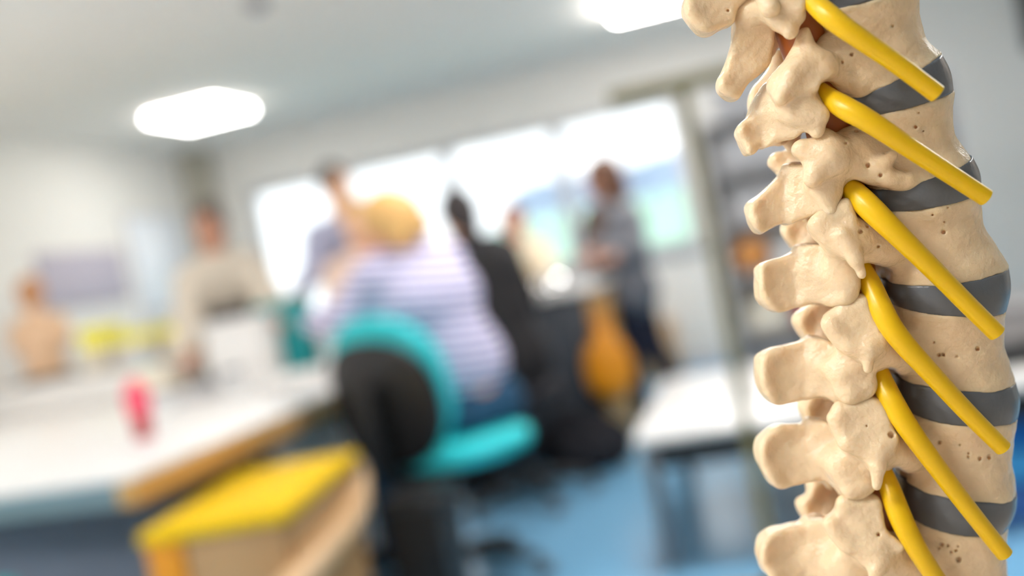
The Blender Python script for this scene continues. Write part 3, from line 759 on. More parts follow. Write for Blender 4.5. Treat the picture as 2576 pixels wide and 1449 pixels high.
# A: striped woman on the teal chair
A_hip = at(1180, 990, 3.55); A_hip[2] = .625
sl, sr = at(935, 700, 3.42), at(1120, 655, 3.62)
A_neck = at(1025, 640, 3.5)
human('seated blonde woman in a lilac striped top leaning on the white bench',
      dict(head=at(985, 572, 3.47), neck=A_neck, shL=sl, shR=sr, elL=at(868, 800, 3.42) + [0, 0, .0], wrL=at(800, 810, 3.78), elR=at(1090, 830, 3.9), wrR=at(960, 830, 4.1),
           pelvis=A_hip, knL=A_hip + [-.42, .10, .02], knR=A_hip + [-.33, .28, .02], anL=(A_hip[0] - .44, A_hip[1] + .12, .1), anR=(A_hip[0] - .36, A_hip[1] + .32, .1), toe=V3((-1, .3, 0)), base=(A_hip[0], A_hip[1] + .1, 0)),
      ROSY, stripe, cl('dark_teal_denim', rgb(20, 66, 96)), BLOND, shoes=BLACKP, face=unit(LEFT * .9 + AWAY * .25 + np.array([0, 0, -.55])), lean=unit(LEFT * .42 + np.array([0, 0, 1])), girth=1.02, top_r=1.1, hem=.36, seat_z=.535, extra=[('watch_glint', at(846, 798, 3.4), at(852, 802, 3.4), .028, .028, WHITE)],  # the white bead stands in for a bright glint at the elbow
      hair_parts=[((0, -.07, .02), (0, -.085, -.05), .06, .045), ((.05, -.02, .03), (.07, -.03, -.06), .04, .03), ((-.05, -.02, .03), (-.07, -.03, -.06), .04, .03)])

def stand_legs(pel, spread, toe):
    sv = unit(spread) * .1
    return dict(knL=V3((pel[0], pel[1], .5)) + sv + unit(toe) * .02, knR=V3((pel[0], pel[1], .5)) - sv + unit(toe) * .02,
                anL=V3((pel[0], pel[1], .09)) + sv, anR=V3((pel[0], pel[1], .09)) - sv, toe=unit(toe))

# B: man in the lilac shirt, leaning with one arm on the bench
Bp = at(915, 800, 5.55); Bp = V3((Bp[0] + .02, Bp[1] + .1, .96))
human('dark haired man in a pale lilac shirt standing behind the white bench',
      dict(head=at(845, 470, 5.55), neck=at(858, 548, 5.55), shL=at(795, 590, 5.5), shR=at(925, 600, 5.7), elL=at(785, 690, 5.3), wrL=at(752, 735, 5.25), hdL=unit(LEFT + np.array([0, 0, -.3])), elR=at(960, 730, 5.75), wrR=at(940, 800, 5.65), pelvis=Bp,
           **stand_legs(Bp, R0, LEFT)),
      PALE, cl('pale_lilac_shirt', rgb(176, 178, 204)), cl('brown_trousers', rgb(74, 60, 56)), DARKH, shoes=BLACKP, face=unit(TO_CAM * .5 + LEFT * .2 + R0 * .6 + np.array([0, 0, -.4])), lean=unit(LEFT * .1 + np.array([0, 0, 1])), sleeve=.75)

# P: fair person whose face shows between B and A
Pp = at(905, 760, 5.25); Pp = V3((Pp[0], Pp[1], .62))
human('fair haired person half hidden between the lilac shirt and the striped woman',
      dict(head=at(900, 562, 5.15), neck=at(908, 640, 5.2), shL=at(990, 665, 5.2), shR=at(845, 690, 5.15), elL=at(1000, 780, 5.1), wrL=at(960, 830, 4.95), elR=at(850, 790, 5.05), wrR=at(890, 835, 4.9), pelvis=Pp,
           knL=Pp + [-.12, -.36, -.02], knR=Pp + [.08, -.36, -.02], anL=(Pp[0] - .12, Pp[1] - .36, .1), anR=(Pp[0] + .08, Pp[1] - .36, .1), toe=V3((0, -1, 0)), base=(Pp[0], Pp[1], 0)),
      PALE, cl('soft_peach_top', rgb(234, 204, 186)), cl('grey_trousers', rgb(92, 92, 104)), BLOND, shoes=BLACKP, seat_z=.5, face=unit(TO_CAM + np.array([0, 0, -.1])), lean=(0, 0, 1))
office_chair((float(Pp[0]), float(Pp[1])), math.radians(180), 'seat of the fair haired person, hidden behind the striped woman', backrest=False, sz=.5, name='stool', cat='stool', seat=BLACKF)

# C: woman in the beige cardigan leaning on the bench
Cp = at(580, 830, 5.45); Cp = V3((Cp[0], Cp[1] + .05, .92))
human('woman in a beige cardigan leaning forward over the far side of the bench',
      dict(head=at(527, 568, 5.25), neck=at(535, 655, 5.25), shL=at(632, 672, 5.3), shR=at(480, 708, 5.2), elL=at(672, 745, 5.15), wrL=at(690, 785, 4.95), elR=at(478, 810, 5.1), wrR=at(482, 880, 4.95), hdR=unit(TO_CAM + np.array([0, 0, -.6])), pelvis=Cp,
           **stand_legs(Cp, R0, TO_CAM * [1, 1, 0])),
      TAN, cl('beige_cardigan', rgb(206, 194, 178)), cl('charcoal_trousers', rgb(58, 54, 60)), GREYBR, shoes=BLACKP, face=unit(TO_CAM + np.array([0, 0, -.45])), lean=unit(TO_CAM * .15 + np.array([0, 0, 1])), sleeve=.85, girth=1.05, top_r=2.1,
      extra=[('vest', at(540, 690, 5.2), at(545, 725, 5.22), .07, .06, cl('brown_pink_vest', rgb(196, 158, 138))), ('waist_band', at(535, 792, 5.24), at(590, 776, 5.28), .07, .07, cl('charcoal_band', rgb(60, 56, 62)))])

# D: person in black by the island
Dp = at(1262, 880, 4.5); Dp = V3((Dp[0], Dp[1], .66))
human('dark haired person in black sitting with back turned before the dark island',
      dict(head=at(1155, 545, 4.55), neck=at(1180, 620, 4.58), shL=at(1150, 655, 4.5), shR=at(1268, 640, 4.7), elL=at(1170, 780, 4.4), wrL=at(1150, 850, 4.5), elR=at(1315, 745, 4.85), wrR=at(1300, 750, 5.1), pelvis=Dp,
           knL=Dp + [-.3, .22, -.06], knR=Dp + [-.2, .28, -.06], anL=(Dp[0] - .32, Dp[1] + .16, .1), anR=(Dp[0] - .24, Dp[1] + .22, .1), toe=V3((-.8, .5, 0)), base=(Dp[0], Dp[1], 0)),
      FAIR, cl('black_jacket', rgb(24, 21, 23)), cl('black_trousers', rgb(20, 20, 26)), DARKH, shoes=BLACKP, face=unit(AWAY + LEFT * .5), lean=unit(LEFT * .12 + np.array([0, 0, 1])), girth=1.3, top_r=1.6, seat_z=.54,
      hair_parts=[((0, -.06, .0), (0, -.08, -.08), .06, .045)])
office_chair((float(Dp[0]) , float(Dp[1])), 0.0, 'seat under the person in black, mostly hidden', backrest=False, sz=.54, name='stool', cat='stool', seat=BLACKF)

# F: person behind the island
Fp = at(1330, 700, 6.75); Fp = V3((Fp[0], Fp[1], .62))
human('rosy faced person in a cream top sitting behind the island bench',
      dict(head=at(1292, 560, 6.7), neck=at(1305, 612, 6.72), shL=at(1360, 630, 6.75), shR=at(1268, 645, 6.7), elL=at(1385, 700, 6.6), wrL=at(1370, 712, 6.2), elR=at(1270, 715, 6.55), wrR=at(1310, 715, 6.25), pelvis=Fp,
           knL=Fp + [.1, -.3, 0], knR=Fp + [-.1, -.3, 0], anL=(Fp[0] + .1, Fp[1] - .3, .1), anR=(Fp[0] - .1, Fp[1] - .3, .1), toe=V3((0, -1, 0)), base=(Fp[0], Fp[1], 0)),
      ROSY, cl('cream_top', rgb(230, 214, 186)), cl('tan_trousers', rgb(150, 130, 110)), BROWNH, shoes=BLACKP, seat_z=.5, face=unit(TO_CAM), lean=(0, 0, 1))
office_chair((float(Fp[0]), float(Fp[1])), math.radians(180), 'seat behind the island bench under the person in cream', backrest=False, sz=.5, name='stool', cat='stool', seat=BLACKF)

# E: standing woman
Ep = at(1578, 735, 6.03); 
fL, fR = V3((Ep[0] - .04, Ep[1] - .08, .09)), V3((Ep[0] + .2, Ep[1] + .12, .09))
human('standing woman in a grey cardigan, scarf and navy trousers at the island',
      dict(head=at(1512, 452, 6.01), neck=at(1530, 520, 6.03), shL=at(1510, 545, 5.92), shR=at(1578, 538, 6.14), elL=at(1520, 625, 5.83), wrL=at(1492, 640, 5.66), elR=at(1598, 620, 5.92), wrR=at(1525, 655, 5.70), hdL=unit(LEFT), hdR=unit(LEFT), pelvis=Ep,
           knL=Ep * .45 + fL * .55 + LEFT * .02, knR=Ep * .45 + fR * .55 + LEFT * .02, anL=fL, anR=fR, toe=unit(LEFT * [1, 1, 0])),
      TAN, cl('grey_cardigan', rgb(112, 113, 120)), cl('navy_trousers', rgb(20, 24, 44)), BROWNH, shoes=BLACKP, face=unit(LEFT * .9 + TO_CAM * .25 + np.array([0, 0, -.35])), lean=unit(LEFT * .12 + np.array([0, 0, 1])), girth=1.15, top_r=1.7, sleeve=.55,
      hair_parts=[((0, -.05, .05), (0, -.08, -.09), .095, .075), ((.05, -.02, .02), (.07, -.03, -.12), .06, .045), ((-.05, -.02, .02), (-.07, -.03, -.12), .06, .045)],
      extra=[('scarf', at(1500, 545, 5.88), at(1502, 600, 5.86), .075, .085, cl('brown_scarf', rgb(98, 78, 66))), ('collar', at(1562, 528, 6.05), at(1585, 545, 6.09), .08, .075, cl('cream_collar', rgb(198, 182, 160)))])
# ------------------------------------------------------------------ the spine model in the foreground
BONE = mat('cream_bone_plastic', (0.79, 0.61, 0.395), rough=0.27, noise=0.05, nscale=220, bump=0.30, bscale=640, sss=0.5, sss_scale=0.0045, spec=0.5)
DISC = mat('grey_disc_rubber', (0.112, 0.123, 0.140), rough=0.27, noise=0.05, nscale=120, bump=0.12, bscale=420)
NERVE = mat('yellow_nerve_plastic', (0.76, 0.475, 0.004), rough=0.32, noise=0.02, nscale=60, sss=0.25, sss_scale=0.003, spec=0.4)
CORD = mat('orange_cord_plastic', (0.38, 0.105, 0.018), rough=0.4, noise=0.05, nscale=60, sss=0.2, sss_scale=0.003)
STEEL = mat('brushed_steel', (0.55, 0.55, 0.56), rough=0.3, metal=1.0, noise=0.03, nscale=80)
SPD = 370.0                                   # mm from the lens to the model's own middle plane
LEAN = math.tan(math.radians(13))             # the model's top leans towards the lens
MMPX = SPD / FPX
def tmid(y): return (724.5 - y) * MMPX * LEAN
def SP(x, y, t):                              # mm in the model's own frame: x along the frame's width, y up, z to the lens
    d = SPD - t
    return np.array([(x - 1288) * d / FPX, -(y - 724.5) * d / FPX, t])
def zz(n, pts):                               # measured on one of three enlargements
    y0 = {1: 0, 2: 450, 3: 956}[n]
    return [(1700 + a / 2.94, y0 + b / 2.94) for a, b in pts]
def chaikin(P, it=2):
    P = np.array(P, float)
    for _ in range(it):
        N = np.roll(P, -1, 0)
        P = np.stack([P * .75 + N * .25, P * .25 + N * .75], 1).reshape(-1, 2)
    return P
def poly_sdf(P, x, y):
    N = np.roll(P, -1, 0); best = np.full(np.broadcast(x, y).shape, 1e9); ins = np.zeros(best.shape, bool)
    for (ax, ay), (bx, by) in zip(P, N):
        ex, ey = bx - ax, by - ay
        t = np.clip(((x - ax) * ex + (y - ay) * ey) / max(ex * ex + ey * ey, 1e-9), 0, 1)
        best = np.minimum(best, (x - ax - t * ex) ** 2 + (y - ay - t * ey) ** 2)
        if by != ay:
            ins ^= ((ay > y) != (by > y)) & (x < ex * (y - ay) / ey + ax)
    d = np.sqrt(best)
    return np.where(ins, -d, d)

def plate(F, pts, t, half, rnd, k, gx=0.0, gy=0.0, lumps=(), mirror=None):
    """A plate of bone: an outline at depth t (mm), half thick, rounded; lumps thicken it (x, y, radius px, mm)."""
    P = chaikin([SP(x, y, t)[:2] for x, y in pts])
    c = P.mean(0); lo, hi = P.min(0), P.max(0)
    ext = half + rnd + k + max([l[3] for l in lumps] + [0]) + max(abs(gx) * (hi[0] - lo[0]), 0) * .6 + abs(gy) * (hi[1] - lo[1]) * .6 + 1
    zc = t if mirror is None else 2 * mirror - t
    sl, g = F.sub((lo[0] - k - 2, lo[1] - k - 2, zc - ext), (hi[0] + k + 2, hi[1] + k + 2, zc + ext))
    if sl is None: return
    x, y, z = g
    X2, Y2 = np.broadcast_arrays(x[:, :, 0], y[:, :, 0])
    d2 = poly_sdf(P, X2, Y2)
    hz = np.full(d2.shape, half)
    for lx, ly, lr, lh in lumps:
        q = SP(lx, ly, t); rr = lr * MMPX
        hz = hz + lh * np.exp(-((X2 - q[0]) ** 2 + (Y2 - q[1]) ** 2) / (rr * rr))
    z0 = t + gx * (X2 - c[0]) + gy * (Y2 - c[1])
    zz_ = z if mirror is None else 2 * mirror - z
    a = d2[:, :, None] + rnd
    b = np.abs(zz_ - z0[:, :, None]) - (hz[:, :, None] - rnd)
    d = np.minimum(np.maximum(a, b), 0) + np.sqrt(np.maximum(a, 0) ** 2 + np.maximum(b, 0) ** 2) - rnd
    F.put(sl, d.astype(np.float32), k)

def endplate(L, R, extra=0.0):
    ym = (L[1] + R[1]) / 2; t = tmid(ym)
    l, r_ = SP(L[0], L[1], t), SP(R[0], R[1], t)
    c = (l + r_) / 2; a = np.linalg.norm(r_ - l) / 2; e1 = (r_ - l) / (2 * a)
    ang = math.radians(13 + extra)
    e2 = np.array([0, -math.sin(ang), math.cos(ang)]); e2 -= e1 * (e2 @ e1); e2 /= np.linalg.norm(e2)
    n = np.cross(e2, e1)
    if n[1] < 0: n = -n
    return c, a, e1, e2, n

def drum(F, U, D, waist, k, bulge=0.0, rnd=1.2, bfac=1.0, shift=0.5):
    """The block between two end plates: waisted for a vertebra, bulging for a disc."""
    cu, au, e1u, e2u, nu = U; cd, ad, e1d, e2d, nd = D
    b = max(au, ad) * 1.25 + 4
    sl, (x, y, z) = F.sub(np.minimum(cu, cd) - b, np.maximum(cu, cd) + b)
    if sl is None: return
    pu = (x - cu[0]) * nu[0] + (y - cu[1]) * nu[1] + (z - cu[2]) * nu[2]
    pd = -((x - cd[0]) * nd[0] + (y - cd[1]) * nd[1] + (z - cd[2]) * nd[2])
    s_ = np.clip(pd / np.minimum(pu + pd, -1e-3), 0, 1)      # 0 at the lower plate, 1 at the upper
    cc = [cd[i] + (cu[i] - cd[i]) * s_ for i in range(3)]
    e1 = (e1u + e1d) / 2; e1 /= np.linalg.norm(e1); e2 = (e2u + e2d) / 2; e2 /= np.linalg.norm(e2)
    dx, dy, dz = x - cc[0], y - cc[1], z - cc[2]
    u = dx * e1[0] + dy * e1[1] + dz * e1[2]; v = dx * e2[0] + dy * e2[1] + dz * e2[2]
    prof = np.maximum(np.sin(np.pi * s_ ** (1.0 if shift == .5 else (1.25 if shift > .5 else .8))), 0) ** 1.3
    A = (ad + (au - ad) * s_) * (1 - waist * prof + bulge * prof)
    B = (ad + (au - ad) * s_) * bfac * (1 - waist * .8 * prof + bulge * prof)
    # slightly flattened back, rounder front
    pw = 2.25
    rho = (np.abs(u / A) ** pw + np.abs(v / B) ** pw) ** (1 / pw)
    rad = (rho - 1) * np.minimum(A, B) * .97
    a = rad + rnd
    b2 = np.maximum(pu, pd) + rnd
    d = np.minimum(np.maximum(a, b2), 0) + np.sqrt(np.maximum(a, 0) ** 2 + np.maximum(b2, 0) ** 2) - rnd
    F.put(sl, d.astype(np.float32), k)

VB = {   # end plates of the vertebral bodies in the photograph: upper left, upper right, lower left, lower right
    0: ((1990, -210), (2230, -300), (2040, -30), (2262, -95)),
    1: ((2040, 35), (2290, -30), (2112, 250), (2347, 133)),
    2: ((2145, 292), (2380, 222), (2168, 478), (2424, 386)),
    3: ((2198, 525), (2449, 468), (2220, 705), (2513, 655)),
    4: ((2233, 757), (2512, 764), (2248, 942), (2534, 942)),
    5: ((2265, 1020), (2541, 1026), (2262, 1198), (2540, 1216)),
    6: ((2275, 1285), (2518, 1300), (2268, 1490), (2535, 1500)),
}
EP = {}
for k_, q in VB.items():
    EP[k_] = (endplate(q[0], q[1]), endplate(q[2], q[3]))

def Z(n, *pts): return zz(n, pts)
def zc(n, a, b, t, r):        # one end of a strut: enlargement, place, depth beyond the midline, radius in pixels
    x, y = zz(n, [(a, b)])[0]
    return (x, y, t, r)

V = {}
V[-1] = dict(body=None, sp=Z(1, (45, 90), (50, 20), (90, -60), (220, -200), (420, -260), (600, -200), (560, -60), (470, 20), (435, 130), (425, 190), (330, 225), (250, 260), (180, 262), (120, 215), (75, 150)),
             tip=[(1735, 40, 30, 1.6), (1775, 75, 26, 1.2)], sp_half=3.6,
             cones=[(zc(1, 480, -120, 3, 40), zc(1, 640, -120, 10, 34), 4), (zc(1, 640, -120, 10, 34), zc(1, 700, 60, 13, 26), 3)], shield=None, pits=[(1831, 26, 4)])
V[0] = dict(body=0, waist=.12, sp_half=3.6,
            sp=Z(1, (450, 60), (430, 200), (410, 320), (370, 450), (345, 540), (308, 590), (300, 660), (330, 710), (400, 748), (455, 740), (490, 705), (520, 640), (570, 590), (640, 530), (690, 480), (715, 400), (730, 300), (700, 150), (680, 0), (640, -120), (520, -140), (470, -40)),
            tip=[(1808, 215, 22, 1.5), (1835, 245, 22, 1.2), (1852, 60, 40, .8)],
            cones=[(zc(1, 600, 60, 3, 46), zc(1, 760, 40, 11, 42), 5), (zc(1, 760, 40, 11, 42), zc(1, 850, 230, 15, 19), 4),
                   (zc(1, 790, 130, 13, 30), zc(1, 900, 120, 15, 20), 4)],
            shield=Z(1, (690, -180), (620, 60), (690, 40), (760, 40), (840, 80), (920, 120), (950, 60), (970, -40), (960, -160), (860, -230)), sh_t=17, sh_gx=.15, sh_half=3.4,
            ridge=[],
            ped=(zc(1, 930, -90, 14, 34), zc(1, 1080, -120, 10, 36)), pits=[])
V[1] = dict(notch=[(2080, 222, 15), (2095, 232, 13)], body=1, waist=.16, sp_half=3.8, shift=.4,
            sp=Z(1, (440, 965), (462, 920), (520, 880), (580, 800), (620, 720), (660, 640), (720, 600), (820, 640), (900, 720), (930, 850), (905, 950), (890, 1030), (790, 1035), (690, 1070), (610, 1090), (570, 1140), (540, 1160), (510, 1150), (480, 1080), (445, 1015)),
            tip=[(1855, 335, 18, 1.6), (1868, 370, 18, 1.4), (1882, 385, 16, 1.0)],
            cones=[(zc(1, 760, 800, 4, 52), zc(1, 930, 800, 12, 42), 5), (zc(1, 930, 780, 12, 42), zc(1, 1040, 970, 15, 20), 4),
                   (zc(1, 900, 800, 13, 40), zc(1, 1070, 850, 17, 22), 4), (zc(1, 880, 560, 12, 30), zc(1, 900, 780, 11, 34), 4)],
            shield=Z(1, (690, 640), (700, 560), (770, 480), (850, 420), (910, 280), (945, 210), (975, 230), (1000, 380), (1080, 450), (1110, 540), (1080, 600), (1060, 690), (960, 700), (900, 715), (830, 765), (770, 785), (720, 720)), sh_t=17, sh_gx=.22, sh_half=3.6,
            ridge=[(zc(1, 860, 560, 20, 22), zc(1, 780, 730, 20, 12), 4), (zc(1, 940, 250, 16, 10), zc(1, 960, 480, 18, 22), 4), (zc(1, 960, 480, 18, 24), zc(1, 1120, 480, 19, 22), 5)],
            ped=(zc(1, 1010, 500, 13, 48), zc(1, 1250, 480, 9, 56)),
            extra=[(zc(1, 1130, 360, 11, 36), zc(1, 1240, 410, 12, 34), 3), (zc(1, 1230, 570, 12, 30), zc(1, 1370, 620, 14, 26), 4)],
            pits=[(2119, 156, 4), (2143, 137, 5), (2245, 65, 3), (2195, 90, 3)], mir=True)
V[2] = dict(notch=[(2148, 470, 17), (2165, 478, 15)], body=2, waist=.17, sp_half=4.0, shift=.4,
            sp=Z(2, (525, 235), (535, 180), (600, 125), (680, 60), (740, 0), (790, -80), (850, -110), (950, -110), (1050, -60), (1130, 0), (1160, 100), (1140, 190), (1050, 260), (985, 290), (900, 308), (790, 332), (700, 372), (640, 405), (600, 402), (560, 365), (535, 310)),
            tip=[(1884, 520, 20, 1.8), (1895, 560, 20, 1.8), (1905, 500, 18, .8), (1990, 480, 50, -1.0)],
            cones=[(zc(2, 950, 80, 1, 22), zc(2, 1100, 60, 12, 36), 5), (zc(2, 1100, 60, 12, 36), zc(2, 1150, 230, 14, 18), 4)],
            shield=Z(1, (880, 1110), (905, 1050), (1010, 1030), (1080, 950), (1140, 990), (1180, 1080), (1230, 1160), (1220, 1260), (1150, 1310), (1060, 1350), (1010, 1370), (970, 1340), (955, 1270), (965, 1200), (920, 1150)), sh_t=17.5, sh_gx=.2, sh_half=3.8,
            ridge=[(zc(1, 1130, 1150, 21, 20), zc(1, 1000, 1330, 19, 12), 4), (zc(1, 940, 1090, 17, 16), zc(1, 1110, 1120, 20, 20), 4), (zc(1, 1120, 1020, 18, 14), zc(1, 1170, 1150, 20, 16), 4)],
            ped=(zc(1, 1200, 1150, 14, 54), zc(1, 1420, 1130, 9, 60)),
            extra=[(zc(1, 1300, 1060, 11, 36), zc(1, 1340, 1180, 12, 34), 5), (zc(1, 1240, 1290, 11, 26), zc(1, 1440, 1300, 15, 24), 4), (zc(1, 1560, 1310, 17, 26), zc(1, 1700, 1335, 17, 20), 4), (zc(1, 1500, 1230, 18, 18), zc(1, 1600, 1150, 20, 14), 3)],
            pits=[(2303, 318, 5), (2264, 328, 5), (2311, 283, 3), (2127, 360, 4), (2154, 329, 6), (2183, 415, 6), (2226, 385, 4), (2215, 440, 5), (2130, 302, 5), (2322, 330, 3)])
V[3] = dict(notch=[(2200, 692, 13), (2215, 702, 13)], body=3, waist=.16, sp_half=4.0, shift=.6,
            sp=Z(2, (590, 690), (600, 645), (650, 612), (740, 590), (850, 545), (930, 495), (1000, 475), (1070, 480), (1130, 510), (1180, 555), (1250, 615), (1270, 740), (1240, 860), (1150, 940), (1100, 935), (1040, 915), (940, 925), (870, 950), (800, 985), (745, 996), (690, 975), (635, 925), (605, 880), (592, 790)),
            tip=[(1908, 680, 22, 2.0), (1909, 715, 22, 1.8), (1920, 755, 24, 2.0), (1942, 775, 22, 1.2), (1965, 690, 45, -1.1), (2010, 640, 30, .5)],
            cones=[(zc(2, 1000, 700, 1, 22), zc(2, 1200, 700, 10, 34), 6), (zc(2, 1200, 690, 10, 32), zc(2, 1262, 860, 13, 27), 5), (zc(2, 1240, 660, 11, 26), zc(2, 1300, 780, 14, 18), 4)],
            shield=Z(2, (985, 320), (1040, 262), (1130, 215), (1210, 172), (1252, 150), (1290, 225), (1310, 330), (1320, 430), (1335, 520), (1300, 590), (1250, 575), (1180, 555), (1100, 500), (1040, 450), (990, 380)), sh_t=19, sh_gx=.28, sh_half=4.0,
            ridge=[(zc(2, 1240, 420, 23, 20), zc(2, 1335, 600, 24, 16), 3), (zc(2, 1335, 600, 24, 16), zc(2, 1378, 700, 24, 13), 2), (zc(2, 1060, 320, 19, 12), zc(2, 1240, 200, 21, 10), 4)],
            ped=(zc(2, 1310, 440, 15, 54), zc(2, 1560, 470, 10, 62)),
            extra=[(zc(2, 1360, 380, 19, 14), zc(2, 1400, 470, 20, 12), 4)],
            pits=[(2373, 583, 6), (2375, 558, 3), (2209, 620, 4), (2183, 568, 5), (2164, 582, 6), (2384, 522, 3), (2346, 541, 3)])
V[4] = dict(notch=[(2240, 940, 14), (2252, 952, 12)], body=4, waist=.10, sp_half=4.2,
            sp=Z(2, (595, 1330), (620, 1290), (680, 1252), (760, 1240), (900, 1200), (1050, 1175), (1120, 1182), (1180, 1230), (1290, 1310), (1380, 1380), (1400, 1520), (1340, 1640), (1215, 1690), (1150, 1636), (1080, 1611), (1000, 1611), (900, 1636), (790, 1671), (720, 1666), (675, 1632), (620, 1566), (598, 1450)),
            tip=[(1915, 910, 26, 2.2), (1913, 950, 24, 2.0), (1930, 985, 26, 2.0), (1985, 930, 50, -1.0), (1950, 890, 24, 1.0)],
            cones=[(zc(2, 1000, 1400, 1, 22), zc(2, 1230, 1400, 10, 38), 6), (zc(2, 1230, 1400, 10, 38), zc(3, 1270, 70, 13, 30), 5), (zc(2, 1290, 1420, 12, 40), zc(3, 1400, 0, 14, 22), 4), (zc(3, 1300, 90, 14, 26), zc(3, 1400, 40, 14, 22), 4)],
            shield=Z(2, (1100, 1065), (1130, 1000), (1220, 930), (1300, 882), (1370, 868), (1402, 890), (1420, 960), (1470, 1060), (1540, 1085), (1565, 1120), (1530, 1180), (1490, 1240), (1445, 1300), (1390, 1345), (1330, 1325), (1250, 1260), (1180, 1220), (1112, 1140)), sh_t=19.5, sh_gx=.26, sh_half=4.2,
            ridge=[(zc(2, 1130, 1080, 19, 14), zc(2, 1260, 1230, 20, 12), 4), (zc(2, 1430, 1240, 24, 15), zc(2, 1420, 1400, 23, 12), 2), (zc(2, 1250, 950, 20, 12), zc(2, 1370, 900, 21, 12), 4), (zc(2, 1280, 1230, 21, 12), zc(2, 1430, 1240, 23, 14), 4)],
            ped=(zc(2, 1450, 1240, 15, 56), zc(2, 1650, 1260, 10, 64)),
            extra=[(zc(2, 1500, 1160, 20, 16), zc(2, 1540, 1110, 20, 10), 3)],
            pits=[(2459, 876, 6), (2373, 892, 5), (2362, 893, 5), (2408, 897, 3), (2218, 833, 5), (2350, 862, 3)])
V[5] = dict(notch=[(2255, 1188, 13), (2268, 1196, 12)], body=5, waist=.09, sp_half=4.2,
            sp=Z(3, (592, 520), (608, 440), (650, 382), (700, 342), (780, 325), (900, 320), (1030, 305), (1140, 302), (1200, 420), (1280, 490), (1350, 560), (1390, 660), (1400, 790), (1330, 862), (1220, 880), (1180, 800), (1120, 740), (1060, 725), (950, 745), (850, 780), (750, 797), (700, 770), (640, 680), (604, 600)),
            tip=[(1912, 1110, 26, 2.2), (1910, 1145, 24, 2.0), (1930, 1190, 28, 2.2), (1952, 1212, 22, 1.2), (1985, 1130, 48, -1.0), (1945, 1085, 24, 1.0)],
            cones=[(zc(3, 1000, 540, 1, 22), zc(3, 1230, 620, 10, 38), 6), (zc(3, 1230, 620, 10, 38), zc(3, 1300, 790, 13, 30), 5), (zc(3, 1300, 600, 12, 36), zc(3, 1400, 760, 15, 24), 4)],
            shield=Z(3, (1137, 290), (1170, 240), (1200, 190), (1280, 152), (1380, 132), (1470, 150), (1535, 200), (1552, 260), (1575, 340), (1610, 420), (1575, 480), (1545, 530), (1440, 600), (1380, 590), (1300, 540), (1200, 450), (1158, 370)), sh_t=19.5, sh_gx=.26, sh_half=4.2,
            ridge=[(zc(3, 1500, 500, 23, 18), zc(3, 1500, 640, 24, 17), 3), (zc(3, 1500, 640, 24, 17), zc(3, 1482, 785, 23, 11), 2), (zc(3, 1165, 280, 19, 12), zc(3, 1250, 430, 20, 12), 4), (zc(3, 1220, 200, 20, 12), zc(3, 1480, 180, 21, 12), 4), (zc(3, 1270, 470, 21, 12), zc(3, 1480, 480, 22, 16), 5)],
            ped=(zc(3, 1500, 500, 15, 56), zc(3, 1700, 500, 10, 62)),
            extra=[(zc(3, 1500, 150, 19, 8), zc(3, 1560, 260, 19, 8), 2)],
            pits=[(2488, 1149, 6), (2465, 1153, 5), (2436, 1148, 4), (2414, 1120, 3), (2364, 1113, 5), (2437, 1140, 3), (2243, 1093, 9), (2180, 1071, 3)])
V[6] = dict(body=6, waist=.08, sp_half=4.2,
            sp=Z(3, (598, 1250), (620, 1172), (680, 1112), (780, 1076), (900, 1060), (1030, 1045), (1140, 1025), (1200, 1140), (1290, 1260), (1340, 1400), (1370, 1520), (1320, 1640), (1220, 1660), (1150, 1530), (1060, 1460), (960, 1470), (850, 1500), (760, 1510), (690, 1452), (645, 1415), (606, 1340)),
            tip=[(1912, 1360, 26, 2.2), (1911, 1395, 24, 2.0), (1935, 1440, 28, 2.2), (1985, 1390, 48, -1.0), (1945, 1335, 24, 1.0)],
            cones=[(zc(3, 1000, 1280, 1, 22), zc(3, 1230, 1360, 10, 38), 6), (zc(3, 1230, 1360, 10, 38), zc(3, 1290, 1560, 13, 30), 5), (zc(3, 1280, 1330, 12, 36), zc(3, 1380, 1500, 15, 24), 4)],
            shield=Z(3, (1117, 1075), (1140, 1030), (1180, 985), (1210, 895), (1240, 876), (1330, 862), (1440, 860), (1480, 880), (1510, 960), (1520, 1040), (1535, 1100), (1600, 1150), (1660, 1195), (1630, 1250), (1545, 1270), (1510, 1340), (1420, 1390), (1350, 1340), (1290, 1260), (1220, 1220), (1150, 1160)), sh_t=19.5, sh_gx=.26, sh_half=4.2,
            ridge=[(zc(3, 1500, 1270, 23, 18), zc(3, 1475, 1400, 24, 16), 3), (zc(3, 1475, 1400, 24, 16), zc(3, 1450, 1540, 23, 11), 2), (zc(3, 1145, 1070, 19, 12), zc(3, 1250, 1210, 20, 12), 4), (zc(3, 1240, 900, 20, 12), zc(3, 1450, 890, 21, 12), 4), (zc(3, 1300, 1240, 21, 12), zc(3, 1480, 1260, 22, 16), 5)],
            ped=(zc(3, 1520, 1290, 15, 56), zc(3, 1700, 1300, 10, 62)),
            extra=[(zc(3, 1540, 1120, 19, 9), zc(3, 1640, 1200, 19, 9), 2)],
            pits=[(2412, 1407, 7), (2393, 1388, 4), (2370, 1370, 5), (2385, 1372, 4), (2405, 1385, 4), (2362, 1378, 4), (2410, 1374, 3), (2210, 1344, 5)])

spine_M = (np.stack([CX, CY, -FWD], 1) * 0.001, EYE + FWD * SPD * 0.001)   # model frame (mm) -> room (m)
def to_room(p): return spine_M[0] @ np.asarray(p, float) + spine_M[1]

